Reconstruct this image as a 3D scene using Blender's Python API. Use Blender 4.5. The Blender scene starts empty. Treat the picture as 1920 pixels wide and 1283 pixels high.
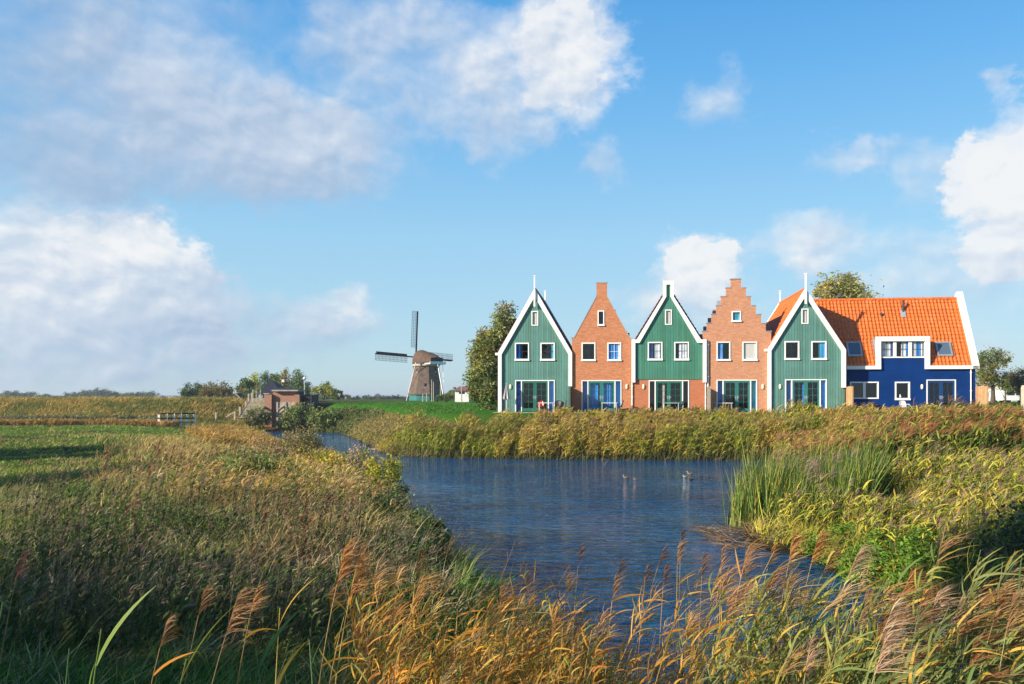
import bpy, bmesh, math, random
import numpy as np
from mathutils import Vector, Matrix
from mathutils.geometry import tessellate_polygon
random.seed(7); RNG = np.random.default_rng(7)
SC = bpy.context.scene; COL = SC.collection
F_, EYE, HY = 1550.0, 3.8, 746.0           # focal length in photo pixels, eye height over the water, horizon row
# ------------------------------------------------------------------ camera
cd = bpy.data.cameras.new('camera'); cam = bpy.data.objects.new('camera', cd); COL.objects.link(cam)
cam.location = (0, 0, EYE); cam.rotation_euler = (math.pi/2, 0, 0)
cd.sensor_width = 36; cd.lens = F_*36/1920; cd.shift_y = (HY-641.5)/1920
cd.clip_start = 0.1; cd.clip_end = 20000; SC.camera = cam
# ------------------------------------------------------------------ sun
SUN_EL, SUN_AZ = math.radians(22), math.radians(61)   # azimuth measured from -Y (behind the camera) towards -X
TS = Vector((-math.sin(SUN_AZ)*math.cos(SUN_EL), -math.cos(SUN_AZ)*math.cos(SUN_EL), math.sin(SUN_EL)))
sd_ = bpy.data.lights.new('sun', 'SUN'); sd_.energy = 5.0; sd_.angle = math.radians(0.5); sd_.color = (1, .88, .70)
sun = bpy.data.objects.new('sun', sd_); COL.objects.link(sun); sun.rotation_euler = TS.to_track_quat('Z', 'Y').to_euler()
SC.view_settings.view_transform = 'Standard'; SC.view_settings.look = 'None'
SC.view_settings.gamma = 1; SC.view_settings.exposure = 0.72
# ------------------------------------------------------------------ node helper
class NG:
    def __init__(s, nt): s.nt = nt; nt.nodes.clear()
    def n(s, typ, **kw):
        nd = s.nt.nodes.new(typ)
        for k, v in kw.items():
            if k[0] == '_': setattr(nd, k[1:], v)
        return nd
    def l(s, a, b): s.nt.links.new(a, b)
    def m(s, op, *a, clamp=False):
        nd = s.nt.nodes.new('ShaderNodeMath'); nd.operation = op; nd.use_clamp = clamp
        for i, v in enumerate(a):
            if isinstance(v, (int, float)): nd.inputs[i].default_value = v
            else: s.l(v, nd.inputs[i])
        return nd.outputs[0]
    def ss(s, v, a, b, lo=0.0, hi=1.0):
        nd = s.nt.nodes.new('ShaderNodeMapRange'); nd.interpolation_type = 'SMOOTHSTEP'
        s.l(v, nd.inputs['Value'])
        nd.inputs['From Min'].default_value = a; nd.inputs['From Max'].default_value = b
        nd.inputs['To Min'].default_value = lo; nd.inputs['To Max'].default_value = hi
        return nd.outputs[0]
    def mix(s, fac, a, b, mode='MIX'):
        nd = s.nt.nodes.new('ShaderNodeMix'); nd.data_type = 'RGBA'; nd.blend_type = mode
        for i, v in ((0, fac), (6, a), (7, b)):
            if isinstance(v, (int, float)): nd.inputs[i].default_value = v
            elif isinstance(v, tuple): nd.inputs[i].default_value = (*v[:3], 1)
            else: s.l(v, nd.inputs[i])
        return nd.outputs[2]
    def noise(s, vec, scale, detail=4, rough=.55, dim='3D', dist=0):
        nd = s.nt.nodes.new('ShaderNodeTexNoise'); nd.noise_dimensions = dim
        if vec is not None: s.l(vec, nd.inputs['Vector'])
        nd.inputs['Scale'].default_value = scale; nd.inputs['Detail'].default_value = detail
        nd.inputs['Roughness'].default_value = rough; nd.inputs['Distortion'].default_value = dist
        return nd.outputs[0]
    def xyz(s, x, y, z):
        nd = s.nt.nodes.new('ShaderNodeCombineXYZ')
        for i, v in enumerate((x, y, z)):
            if isinstance(v, (int, float)): nd.inputs[i].default_value = v
            else: s.l(v, nd.inputs[i])
        return nd.outputs[0]
# ------------------------------------------------------------------ world: Nishita sky with procedural clouds in world direction space
W = bpy.data.worlds.new('World'); SC.world = W; W.use_nodes = True
g = NG(W.node_tree)
sky = g.n('ShaderNodeTexSky'); sky.sky_type = 'NISHITA'; sky.sun_disc = False
sky.sun_elevation = SUN_EL; sky.sun_rotation = math.pi + SUN_AZ
sky.air_density = 1.0; sky.dust_density = 0.3; sky.ozone_density = 2.5
tc = g.n('ShaderNodeTexCoord'); sp = g.n('ShaderNodeSeparateXYZ'); g.l(tc.outputs['Generated'], sp.inputs[0])
X, Y, Z = sp.outputs
AZ = g.m('MULTIPLY', g.m('ARCTAN2', X, Y), 57.2958); EL = g.m('MULTIPLY', g.m('ARCSINE', Z), 57.2958)
P = g.xyz(AZ, g.m('MULTIPLY', EL, 1.35), 0)
# warp
w1 = g.n('ShaderNodeTexNoise'); w1.inputs['Scale'].default_value = .30; w1.inputs['Detail'].default_value = 7; w1.inputs['Roughness'].default_value = .62
g.l(P, w1.inputs['Vector'])
ws = g.n('ShaderNodeSeparateColor'); g.l(w1.outputs['Color'], ws.inputs[0])
AW = g.m('ADD', AZ, g.m('MULTIPLY', g.m('SUBTRACT', ws.outputs[0], .5), 7.0))
EW = g.m('ADD', EL, g.m('MULTIPLY', g.m('SUBTRACT', ws.outputs[1], .5), 5.0))
def pd(px, py):
    a = math.atan((px-960)/F_); return math.degrees(a), math.degrees(math.atan((HY-py)/F_*math.cos(a)))
# cx, cy, rx, ry (photo pixels -> degrees of sky), weight, brightness, slope of brightness towards the top
BL = [(330,610,170,110,1.05,.60,.10),(230,150,330,190,.82,.50,.10),(300,120,150,110,.66,.84,.16),(330,230,240,115,1.1,.76,.14),(520,270,270,115,1.15,.74,.14),(120,290,270,120,.80,.54,.05),(400,330,300,60,.8,.58,.08),
      (50,60,240,120,.5,.55,.05),(430,40,170,60,.4,.75,.05),
      (690,70,150,110,.70,.72,.08),(880,120,190,120,.75,.84,.1),(1060,110,120,110,1.15,.97,.08),(940,230,110,80,.8,.80,.1),(820,190,130,80,.62,.78,.1),
      (1125,305,55,48,.55,.8,.05),(660,390,60,40,.3,.6,0),
      (230,470,150,80,1.25,1.0,.10),(120,560,260,130,1.25,.86,.16),(310,580,150,110,1.05,.76,.18),(60,460,160,120,.85,.84,.06),(250,665,240,48,.9,.74,.12),(90,690,300,40,.75,.66,.05),
      (560,600,180,55,.74,.74,.12),(640,575,70,32,.70,.88,.08),(480,640,200,40,.5,.62,.02),
      (1890,350,120,120,1.35,1.06,.08),(1930,430,100,90,1.0,.92,.08),(1310,500,95,65,1.05,1.0,.06),(1290,560,150,60,.75,.88,.05),
      (1530,460,130,65,.74,.92,.04),(1590,300,90,40,.52,.88,.02),(1720,320,80,60,.42,.88,0),(1350,180,65,65,.50,.85,.02),(1895,155,50,35,.55,.9,0),
      (1700,500,260,90,.42,.86,.02),(1600,640,480,70,.44,.84,0),(1800,560,220,90,.42,.86,0)]
Wsum = Ssum = Dmax = None
for cx, cy, rx, ry, wt, br, sl in BL:
    a0, e0 = pd(cx, cy); ax = math.degrees(rx/F_)*math.cos(math.radians(a0))**2*1.0; ay = math.degrees(ry/F_)
    dx = g.m('DIVIDE', g.m('SUBTRACT', AW, a0), ax*1.25); dy = g.m('DIVIDE', g.m('SUBTRACT', EW, e0), ay*1.25)
    r2 = g.m('ADD', g.m('MULTIPLY', dx, dx), g.m('MULTIPLY', dy, dy))
    fl = g.m('MULTIPLY', g.m('POWER', g.m('SUBTRACT', 1, r2, clamp=True), 1.2), wt)
    sh = g.m('MULTIPLY', fl, g.m('MULTIPLY_ADD', dy, sl, br))
    Wsum = fl if Wsum is None else g.m('ADD', Wsum, fl); Ssum = sh if Ssum is None else g.m('ADD', Ssum, sh)
    Dmax = fl if Dmax is None else g.m('MAXIMUM', Dmax, fl)
n1 = g.noise(P, .24, 9, .50, dist=.2)
n2 = g.noise(g.xyz(g.m('ADD', AZ, -.35), g.m('MULTIPLY', g.m('ADD', EL, .5), 1.35), 0), .24, 9, .52, dist=.2)
# cumulus elsewhere round the sky (outside the photographed part)
far_ = g.m('MULTIPLY', g.ss(g.noise(P, .05, 5, .6), .52, .72), g.ss(g.m('ABSOLUTE', AZ), 36, 44))
base = g.m('ADD', g.m('MAXIMUM', Dmax, far_), g.m('MULTIPLY', g.m('SUBTRACT', n1, .5), .95))
Dh = None
for cx, cy, rx, ry in ((235,470,120,66),(150,540,190,110),(300,560,110,90),(60,560,120,120),(1895,345,100,100),(1930,420,90,80),(1310,498,75,52),(1065,110,85,85)):
    a0, e0 = pd(cx, cy); dx = g.m('DIVIDE', g.m('SUBTRACT', AW, a0), math.degrees(rx/F_)*1.3); dy = g.m('DIVIDE', g.m('SUBTRACT', EW, e0), math.degrees(ry/F_)*1.3)
    fl = g.m('SUBTRACT', 1, g.m('ADD', g.m('MULTIPLY', dx, dx), g.m('MULTIPLY', dy, dy)), clamp=True); Dh = fl if Dh is None else g.m('MAXIMUM', Dh, fl)
hard = g.ss(g.m('ADD', Dh, g.m('MULTIPLY', g.m('SUBTRACT', n1, .5), 1.3)), .20, .52)
hard = g.m('MULTIPLY', hard, g.ss(Dh, .0, .1))
dens = g.m('MAXIMUM', g.ss(base, .02, 1.02), g.m('MULTIPLY', hard, .93))
dens = g.m('MULTIPLY', dens, g.ss(g.m('MAXIMUM', Dmax, far_), .0, .30))
dens = g.m('MULTIPLY', g.m('POWER', dens, .9), .92)
shade = g.m('DIVIDE', g.m('ADD', Ssum, .02), g.m('ADD', Wsum, .024))
lit = g.m('MULTIPLY', g.m('SUBTRACT', n1, n2), .85)
shade = g.m('ADD', g.m('ADD', shade, lit), g.m('MULTIPLY', g.m('SUBTRACT', g.noise(P, .9, 6, .55), .5), .08))
cr = g.n('ShaderNodeValToRGB'); g.l(shade, cr.inputs[0]); e = cr.color_ramp.elements
e[0].position = .35; e[0].color = (.30, .45, .66, 1); e[1].position = 1.0; e[1].color = (.97, .97, .97, 1)
for p_, c_ in ((.62, (.46, .58, .76)), (.82, (.66, .74, .86))):
    q = cr.color_ramp.elements.new(p_); q.color = (*c_, 1)
# clear-sky tint over Nishita
hs = g.n('ShaderNodeHueSaturation'); g.l(sky.outputs[0], hs.inputs['Color'])
hs.inputs['Saturation'].default_value = 1.25; hs.inputs['Value'].default_value = 1.0
SKY_STR = 0.10
sr_ = g.n('ShaderNodeValToRGB'); g.l(g.m('DIVIDE', EL, 60), sr_.inputs[0]); e = sr_.color_ramp.elements
e[0].position = 0; e[0].color = (.47, .66, .78, 1); e[1].position = 1; e[1].color = (.03, .15, .46, 1)
for p_, c_ in ((.08, (.45, .69, .85)), (.18, (.38, .68, .91)), (.27, (.25, .58, .92)), (.36, (.15, .48, .90)), (.44, (.10, .40, .84)), (.60, (.06, .27, .68))):
    q = sr_.color_ramp.elements.new(p_); q.color = (*c_, 1)
clear = g.mix(.8, hs.outputs[0], g.mix(1.0, sr_.outputs[0], (6.1, 6.1, 6.1), 'MULTIPLY'))
cs = g.mix(1.0, cr.outputs[0], (5.9, 5.9, 5.9), 'MULTIPLY')
bgc = g.mix(dens, clear, cs)
bg = g.n('ShaderNodeBackground'); g.l(bgc, bg.inputs[0]); bg.inputs[1].default_value = SKY_STR
wo = g.n('ShaderNodeOutputWorld'); g.l(bg.outputs[0], wo.inputs[0])
# ------------------------------------------------------------------ tags and mesh helpers
def tag(o, label=None, cat=None, group=None, kind=None):
    for k, v in (('label', label), ('category', cat), ('group', group), ('kind', kind)):
        if v: o[k] = v
    return o
def empty(name, loc, rz=0, label=None, cat=None, group=None, scale=None):
    o = bpy.data.objects.new(name, None); COL.objects.link(o); o.location = loc; o.rotation_euler = (0, 0, rz)
    if scale: o.scale = scale
    o.empty_display_size = .3
    return tag(o, label, cat, group)
def copy_tree(o, parent=None):
    c = o.copy(); COL.objects.link(c)
    if parent: c.parent = parent
    for ch in list(o.children): copy_tree(ch, c)
    return c
class MB:
    def __init__(s): s.v = []; s.f = []; s.m = []
    def add(s, vs, fs, m=0):
        b = len(s.v); s.v += [tuple(v) for v in vs]; s.f += [tuple(i+b for i in f) for f in fs]; s.m += [m]*len(fs); return s
    def box(s, x0, x1, y0, y1, z0, z1, m=0):
        v = [(x, y, z) for z in (z0, z1) for x, y in ((x0, y0), (x1, y0), (x1, y1), (x0, y1))]
        return s.add(v, [(3,2,1,0), (4,5,6,7), (0,1,5,4), (1,2,6,5), (2,3,7,6), (3,0,4,7)], m)
    def prism(s, pts, y0, y1, holes=(), m=0):
        """polygon in x,z (with holes) made solid between depth y0 and y1"""
        loops = [list(pts)] + [list(h) for h in holes]
        tri = tessellate_polygon([[Vector((a, b, 0)) for a, b in lp] for lp in loops])
        flat = [p for lp in loops for p in lp]; n = len(flat)
        vs = [(a, y0, b) for a, b in flat] + [(a, y1, b) for a, b in flat]
        fs = []
        for t in tri:
            (a, b, c) = [flat[i] for i in t]
            ar = (b[0]-a[0])*(c[1]-a[1])-(b[1]-a[1])*(c[0]-a[0])
            if abs(ar) < 1e-10: continue
            t = tuple(t) if ar > 0 else tuple(t)[::-1]
            fs.append(t); fs.append(tuple(i+n for i in t[::-1]))
        o = 0
        for li, lp in enumerate(loops):
            k = len(lp); ar = sum(lp[i][0]*lp[(i+1) % k][1]-lp[(i+1) % k][0]*lp[i][1] for i in range(k))
            for i in range(k):
                a, b = o+i, o+(i+1) % k
                q = (a, a+n, b+n, b) if (ar > 0) == (li == 0) else (b, b+n, a+n, a)
                fs.append(q[::-1])
            o += k
        return s.add(vs, fs, m)
    def tube(s, p0, p1, r0, r1=None, n=8, m=0, cap=True):
        r1 = r0 if r1 is None else r1; p0 = Vector(p0); p1 = Vector(p1); d = (p1-p0).normalized()
        u = d.orthogonal().normalized(); w = d.cross(u)
        vs = [p0+(u*math.cos(2*math.pi*i/n)+w*math.sin(2*math.pi*i/n))*r0 for i in range(n)]
        vs += [p1+(u*math.cos(2*math.pi*i/n)+w*math.sin(2*math.pi*i/n))*r1 for i in range(n)]
        fs = [(i, (i+1) % n, (i+1) % n+n, i+n) for i in range(n)]
        if cap: fs += [tuple(range(n))[::-1], tuple(range(n, 2*n))]
        return s.add(vs, fs, m)
    def bar(s, p0, p1, w, h, m=0):
        p0 = Vector(p0); p1 = Vector(p1); d = (p1-p0).normalized()
        u = d.cross(Vector((0, 0, 1)))
        u = Vector((1, 0, 0)) if u.length < 1e-3 else u.normalized()
        n_ = u.cross(d).normalized()
        vs = [p+u*a*w/2+n_*b*h/2 for p in (p0, p1) for a, b in ((-1,-1), (1,-1), (1,1), (-1,1))]
        return s.add(vs, [(3,2,1,0), (4,5,6,7), (0,1,5,4), (1,2,6,5), (2,3,7,6), (3,0,4,7)], m)
    def lathe(s, prof, n=16, c=(0, 0), m=0):
        vs = [(c[0]+r*math.cos(2*math.pi*i/n), c[1]+r*math.sin(2*math.pi*i/n), z) for r, z in prof for i in range(n)]
        fs = [(k*n+i, k*n+(i+1) % n, (k+1)*n+(i+1) % n, (k+1)*n+i) for k in range(len(prof)-1) for i in range(n)]
        fs += [tuple(range(n))[::-1], tuple(range((len(prof)-1)*n, len(prof)*n))]
        return s.add(vs, fs, m)
    def build(s, name, mat, parent=None, smooth=False, bevel=0):
        me = bpy.data.meshes.new(name); me.from_pydata(s.v, [], s.f)
        for m_ in (mat if isinstance(mat, list) else [mat]): me.materials.append(m_)
        if isinstance(mat, list): me.polygons.foreach_set('material_index', s.m)
        if smooth: me.polygons.foreach_set('use_smooth', [True]*len(s.f))
        me.validate(); me.update()
        o = bpy.data.objects.new(name, me); COL.objects.link(o)
        if parent: o.parent = parent
        if bevel:
            b = o.modifiers.new('bevel', 'BEVEL'); b.width = bevel; b.segments = 2; b.limit_method = 'ANGLE'
        return o
# ------------------------------------------------------------------ materials
MAT = {}
def mat(name, col, rough=.7, spec=.3, var=0, vscale=3, bump=0, bscale=20, metal=0, build=None):
    m = bpy.data.materials.new(name); m.use_nodes = True; q = NG(m.node_tree)
    b = q.n('ShaderNodeBsdfPrincipled'); o = q.n('ShaderNodeOutputMaterial'); q.l(b.outputs[0], o.inputs[0])
    b.inputs['Base Color'].default_value = (*col, 1); b.inputs['Roughness'].default_value = rough
    b.inputs['Specular IOR Level'].default_value = spec; b.inputs['Metallic'].default_value = metal
    tcn = q.n('ShaderNodeTexCoord'); oc = tcn.outputs['Object']
    c = None
    if var:
        n = q.noise(oc, vscale, 6, .65)
        c = q.mix(q.ss(n, .3, .7), tuple(x*(1-var) for x in col), tuple(min(1, x*(1+var)) for x in col))
        q.l(c, b.inputs['Base Color'])
    if build: build(q, b, oc, c if c is not None else col)
    elif bump:
        bn = q.n('ShaderNodeBump'); bn.inputs['Strength'].default_value = bump; bn.inputs['Distance'].default_value = .02
        q.l(q.noise(oc, bscale, 5, .6), bn.inputs['Height']); q.l(bn.outputs[0], b.inputs['Normal'])
    MAT[name] = m; return m
def boards(q, b, oc, c, pitch=.2, axis=0):
    s = q.n('ShaderNodeSeparateXYZ'); q.l(oc, s.inputs[0]); u = q.m('DIVIDE', s.outputs[axis], pitch)
    fr = q.m('FRACT', u); gap = q.m('SUBTRACT', 1, q.ss(q.m('ABSOLUTE', q.m('SUBTRACT', fr, .5)), .40, .47))
    idn = q.n('ShaderNodeTexWhiteNoise'); idn.noise_dimensions = '1D'; q.l(q.m('FLOOR', u), idn.inputs['W'])
    st = q.noise(q.xyz(q.m('MULTIPLY', s.outputs[axis], 9), 0, q.m('MULTIPLY', s.outputs[2], .9)), 1.0, 5, .65)
    k = q.m('ADD', q.m('MULTIPLY', idn.outputs[0], .22), q.m('MULTIPLY', st, .5))
    hv = q.n('ShaderNodeHueSaturation'); q.l(c, hv.inputs['Color'])
    q.l(q.m('MULTIPLY', q.m('ADD', k, .62), q.m('MULTIPLY_ADD', gap, .5, .5)), hv.inputs['Value'])
    q.l(q.m('MULTIPLY_ADD', idn.outputs[0], .03, .485), hv.inputs['Hue'])
    q.l(hv.outputs[0], b.inputs['Base Color'])
    bn = q.n('ShaderNodeBump'); bn.inputs['Strength'].default_value = .7; bn.inputs['Distance'].default_value = .02
    q.l(gap, bn.inputs['Height']); q.l(bn.outputs[0], b.inputs['Normal'])
def bricks(q, b, oc, c, c1=(.44,.13,.055), c2=(.66,.26,.115), mort=(.50,.33,.21)):
    s = q.n('ShaderNodeSeparateXYZ'); q.l(oc, s.inputs[0])
    v = q.xyz(q.m('ADD', s.outputs[0], s.outputs[1]), s.outputs[2], 0)
    t = q.n('ShaderNodeTexBrick'); q.l(v, t.inputs['Vector']); t.inputs['Scale'].default_value = 1
    t.inputs['Brick Width'].default_value = .23; t.inputs['Row Height'].default_value = .075
    t.inputs['Mortar Size'].default_value = .007; t.inputs['Mortar Smooth'].default_value = .2; t.inputs['Bias'].default_value = -.1
    for k, cc in (('Color1', c1), ('Color2', c2), ('Mortar', mort)): t.inputs[k].default_value = (*cc, 1)
    n = q.noise(oc, 1.1, 6, .65); n2_ = q.noise(oc, 14, 3, .6)
    cc = q.mix(q.ss(n2_, .35, .7), t.outputs['Color'], (.40, .17, .10)); cc = q.mix(.6, t.outputs['Color'], cc); n3 = q.noise(q.xyz(q.m('MULTIPLY', s.outputs[0], 1.6), q.m('MULTIPLY', s.outputs[1], 1.6), q.m('MULTIPLY', s.outputs[2], 6.0)), 1.3, 5, .7); cc = q.mix(q.ss(n3, .35, .7, 0, .35), cc, (.42, .15, .07))
    cc = q.mix(q.ss(n, .55, .85, 0, .45), cc, (.60, .46, .36))
    q.l(cc, b.inputs['Base Color'])
    bn = q.n('ShaderNodeBump'); bn.inputs['Strength'].default_value = .5; bn.inputs['Distance'].default_value = .01; bn.invert = True
    q.l(t.outputs['Fac'], bn.inputs['Height']); q.l(bn.outputs[0], b.inputs['Normal'])
mat('clad_sea', (.095, .225, .195), .5, .35, .12, .7, build=boards)
mat('clad_green', (.055, .20, .14), .5, .35, .12, .7, build=boards)
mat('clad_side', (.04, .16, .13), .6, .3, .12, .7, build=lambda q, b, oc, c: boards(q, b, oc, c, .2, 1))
mat('brick', (.45, .2, .1), .9, .15, build=bricks)
mat('brick_pale', (.5, .25, .14), .9, .15, build=lambda q, b, oc, c: bricks(q, b, oc, c, (.50,.20,.10), (.68,.33,.19), (.56,.42,.31)))
mat('brick_red', (.45, .2, .1), .9, .15, build=lambda q, b, oc, c: bricks(q, b, oc, c, (.40,.105,.045), (.52,.165,.065), (.42,.25,.17)))
mat('brick_old', (.3, .14, .1), .95, .1, build=lambda q, b, oc, c: bricks(q, b, oc, c, (.27,.155,.12), (.36,.225,.17), (.32,.26,.21)))
mat('blue_wall', (.001, .030, .150), .75, .12, .15, .8, .25, 60)
mat('white', (.80, .80, .78), .45, .4, .05, 4, .15, 12)
mat('frame_white', (.82, .82, .80), .35, .5)
mat('door_green', (.015, .135, .095), .35, .5, .12, 3)
mat('door_sea', (.03, .17, .15), .35, .5, .12, 3)
mat('door_blue', (.008, .045, .17), .35, .5)
def tiles(col, name, wear):
    def bd(q, b, oc, c):
        n = q.noise(oc, 1.3, 7, .75); n2_ = q.noise(oc, 5.0, 5, .7)
        cc = q.mix(q.ss(n2_, .3, .7), tuple(x*.62 for x in col), tuple(x*1.15 for x in col))
        cc = q.mix(q.ss(n, .52, .78, 0, .55), cc, wear); q.l(cc, b.inputs['Base Color'])
    return mat(name, col, .38, .45, build=bd)
tiles((.72, .165, .028), 'tile_orange', (.74, .33, .17)); tiles((.13, .035, .03), 'tile_dark', (.2, .09, .07)); tiles((.30, .08, .04), 'tile_red', (.35, .16, .11))
mat('lead', (.30, .33, .36), .5, .4, .12, 2); mat('zinc', (.42, .44, .46), .4, .5, .1, 3, metal=.5)
mat('dark_metal', (.03, .035, .04), .45, .5); mat('steel', (.65, .66, .68), .3, .5, metal=.6)
mat('inside', (.10, .09, .08), .9, .1); mat('curtain_blue', (.03, .24, .66), .8, .1, .2, 2); mat('curtain_deep', (.01, .09, .36), .8, .1, .2, 2)
mat('curtain_white', (.62, .64, .70), .8, .1, .2, 3); mat('curtain_teal', (.05, .30, .42), .8, .1, .2, 2); mat('blind', (.62, .58, .54), .8, .1)
mat('lamp_glass', (.75, .70, .52), .3, .5)
mat('thatch', (.135, .098, .078), .95, .05, .28, 1.2, .9, 7); mat('thatch_cap', (.125, .078, .055), .95, .05, .25, 1.2, .9, 7)
mat('mill_dark', (.010, .014, .020), .8, .1); mat('mill_green', (.03, .16, .15), .6, .3, .2, 2)
mat('wood_new', (.52, .33, .17), .75, .2, .15, 2, build=lambda q, b, oc, c: boards(q, b, oc, c, .14, 1))
mat('wood_grey', (.26, .23, .19), .85, .15, .25, 4, .5, 12); mat('wood_dark', (.07, .06, .05), .85, .15, .25, 4, .5, 12); mat('wood_pale', (.42, .36, .28), .85, .15, .2, 4, .4, 12)
mat('paving', (.42, .29, .21), .9, .1, .2, 3, .3, 15); mat('bark', (.10, .08, .055), .95, .05, .3, 3, .8, 12)
mat('concrete', (.36, .33, .29), .9, .1, .2, 2, .4, 10); mat('roof_black', (.035, .035, .045), .7, .2, .3, 2, .3, 8)
mat('cloth_grey', (.45, .44, .46), .85, .1, .15, 6); mat('cloth_dark', (.10, .08, .10), .85, .1); mat('plastic_dark', (.035, .04, .045), .45, .4); mat('plastic_white', (.78, .78, .76), .4, .4)
mat('car_white', (.80, .81, .82), .2, .6); mat('car_glass', (.02, .025, .03), .08, .8); mat('tyre', (.02, .02, .02), .9, .1); mat('car_red', (.4, .03, .02), .25, .6)
mat('duck_tan', (.26, .18, .11), .8, .1, .35, 9); mat('duck_white', (.36, .34, .31), .8, .1); mat('duck_dark', (.025, .022, .02), .7, .2); mat('beak', (.5, .3, .05), .5, .3); mat('far_wall', (.5, .46, .42), .9, .1, .1, 1)
mat('plaster_white', (.78, .78, .76), .8, .1, .06, 1); mat('white_path', (.55, .52, .45), .95, .05, .2, 1)
gm = bpy.data.materials.new('glass'); gm.use_nodes = True; q = NG(gm.node_tree)
tr = q.n('ShaderNodeBsdfTransparent'); tr.inputs[0].default_value = (.92, .94, .95, 1); gl = q.n('ShaderNodeBsdfGlossy'); gl.inputs['Roughness'].default_value = .015
lw = q.n('ShaderNodeLayerWeight'); mx = q.n('ShaderNodeMixShader'); q.l(q.m('MULTIPLY_ADD', q.m('POWER', lw.outputs['Facing'], 5.0), .85, .065), mx.inputs[0]); q.l(tr.outputs[0], mx.inputs[1]); q.l(gl.outputs[0], mx.inputs[2])
gb = q.n('ShaderNodeBump'); gb.inputs['Strength'].default_value = .04; gtc = q.n('ShaderNodeTexCoord'); q.l(q.noise(gtc.outputs['Object'], 2.5, 1), gb.inputs['Height']); q.l(gb.outputs[0], gl.inputs['Normal'])
oo = q.n('ShaderNodeOutputMaterial'); q.l(mx.outputs[0], oo.inputs[0]); MAT['glass'] = gm
def leafmat(name, transl=.32, rough=.55, spec=.25):
    m = bpy.data.materials.new(name); m.use_nodes = True; q = NG(m.node_tree)
    at = q.n('ShaderNodeAttribute'); at.attribute_name = 'col'
    b = q.n('ShaderNodeBsdfPrincipled'); q.l(at.outputs['Color'], b.inputs['Base Color']); b.inputs['Roughness'].default_value = rough; b.inputs['Specular IOR Level'].default_value = spec
    t = q.n('ShaderNodeBsdfTranslucent'); q.l(at.outputs['Color'], t.inputs[0])
    x = q.n('ShaderNodeMixShader'); x.inputs[0].default_value = transl; q.l(b.outputs[0], x.inputs[1]); q.l(t.outputs[0], x.inputs[2])
    o = q.n('ShaderNodeOutputMaterial'); q.l(x.outputs[0], o.inputs[0]); MAT[name] = m
leafmat('leaf')
# ------------------------------------------------------------------ numpy noise, water outline and land height
def hsh(i, j, s): return np.modf(np.abs(np.sin(i*127.1+j*311.7+s*74.7)*43758.5453))[0]
def vn(x, y, s=0):
    i = np.floor(x); j = np.floor(y); u = x-i; v = y-j; u = u*u*(3-2*u); v = v*v*(3-2*v)
    return (hsh(i, j, s)*(1-u)+hsh(i+1, j, s)*u)*(1-v)+(hsh(i, j+1, s)*(1-u)+hsh(i+1, j+1, s)*u)*v
def fb(x, y, sc, s=0, o=3):
    r = 0; a = .5; t = 0
    for k in range(o): r = r+a*vn(x*sc*2**k, y*sc*2**k, s+k); t += a; a *= .55
    return r/t
def sst(a, b, x): t = np.clip((x-a)/(b-a), 0, 1); return t*t*(3-2*t)
WATER = [(2,7.6),(1.1,12.0),(.63,14.1),(0,15.3),(-.68,17.6),(-1.42,20),(-2.5,23.2),(-3.55,27.5),(-5,33.9),(-7.1,42.4),(-13,57.7),(-18.6,68.5),(-23,77.5),(-27.3,92),(-26.9,96.5),
         (-25.1,96.5),(-22,92.5),(-18.4,88.5),(-13,71.8),(-10.1,61.4),(-8.1,54.5),(-5.4,52.6),(1.3,51.2),(9.5,50.8),(15.3,50.3),(14.6,44),(11.9,38.2),(8.0,27.5),(6.2,22.6),
         (6.4,20.4),(7.3,19.4),(6.9,17.6),(7.5,15.75),(7.5,14.1),(7.45,12.6),(7.4,10.6),(7.8,7.6)]
def wsd(x, y):
    """signed distance to the water outline, + on land"""
    d = np.full(np.shape(x), 1e9); ins = np.zeros(np.shape(x), bool); n = len(WATER)
    for i in range(n):
        ax, ay = WATER[i]; bx, by = WATER[(i+1) % n]; ex, ey = bx-ax, by-ay
        t = np.clip(((x-ax)*ex+(y-ay)*ey)/(ex*ex+ey*ey), 0, 1); d = np.minimum(d, np.hypot(x-ax-t*ex, y-ay-t*ey))
        c = (ay > y) != (by > y)
        if ey != 0: ins ^= c & (x < ex*(y-ay)/ey+ax)
    return np.where(ins, -d, d)+(fb(x, y, .7, 11, 2)-.5)*.5*(np.asarray(y) < 90)
CLY = [0, 8, 30, 50, 62, 72, 93, 97]; CLX = [4.5, 4.5, 2, 0, -10, -17, -24.5, -26]
def land(x, y):
    x = np.asarray(x, float); y = np.asarray(y, float)
    cx = np.interp(y, CLY, CLX); right = sst(-.5, .5, x-cx)*(y < 97)
    left = .92+.25*(fb(x, y, .12, 3)-.5)+.55*sst(12, 4, y)*sst(-12, 2, x) + .35*np.exp(-((x+9)/5)**2-((y-26)/12)**2)
    left = left+.22*(fb(x, y, .6, 5)-.5)*sst(200, 60, np.hypot(x, y))
    dy = sst(92, 104, y+ (fb(x, y, .1, 8)-.5)*2); left = left*(1-dy)+dy*(3.50-sst(108, 125, y)*.4)
    B = 1.25+.45*sst(10, 15, x)*sst(24, 30, y)+(1.4-.45*sst(10, 15, x))*sst(50.5, 57, y); B = B+(3.12-2.65)*sst(64, 92, y)*sst(6, -2, x)
    B = B+(3.02-2.65)*sst(76, 110, y)*sst(-2, 6, x)
    B = B+.25*(fb(x, y, .35, 9)-.5)*(1-sst(53, 58, y)*.85)
    h = left*(1-right)+B*right; h = np.where(y >= 97, left*(1-sst(-27, -22, x))+(3.12+0*x)*sst(-27, -22, x), h)
    return h
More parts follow.
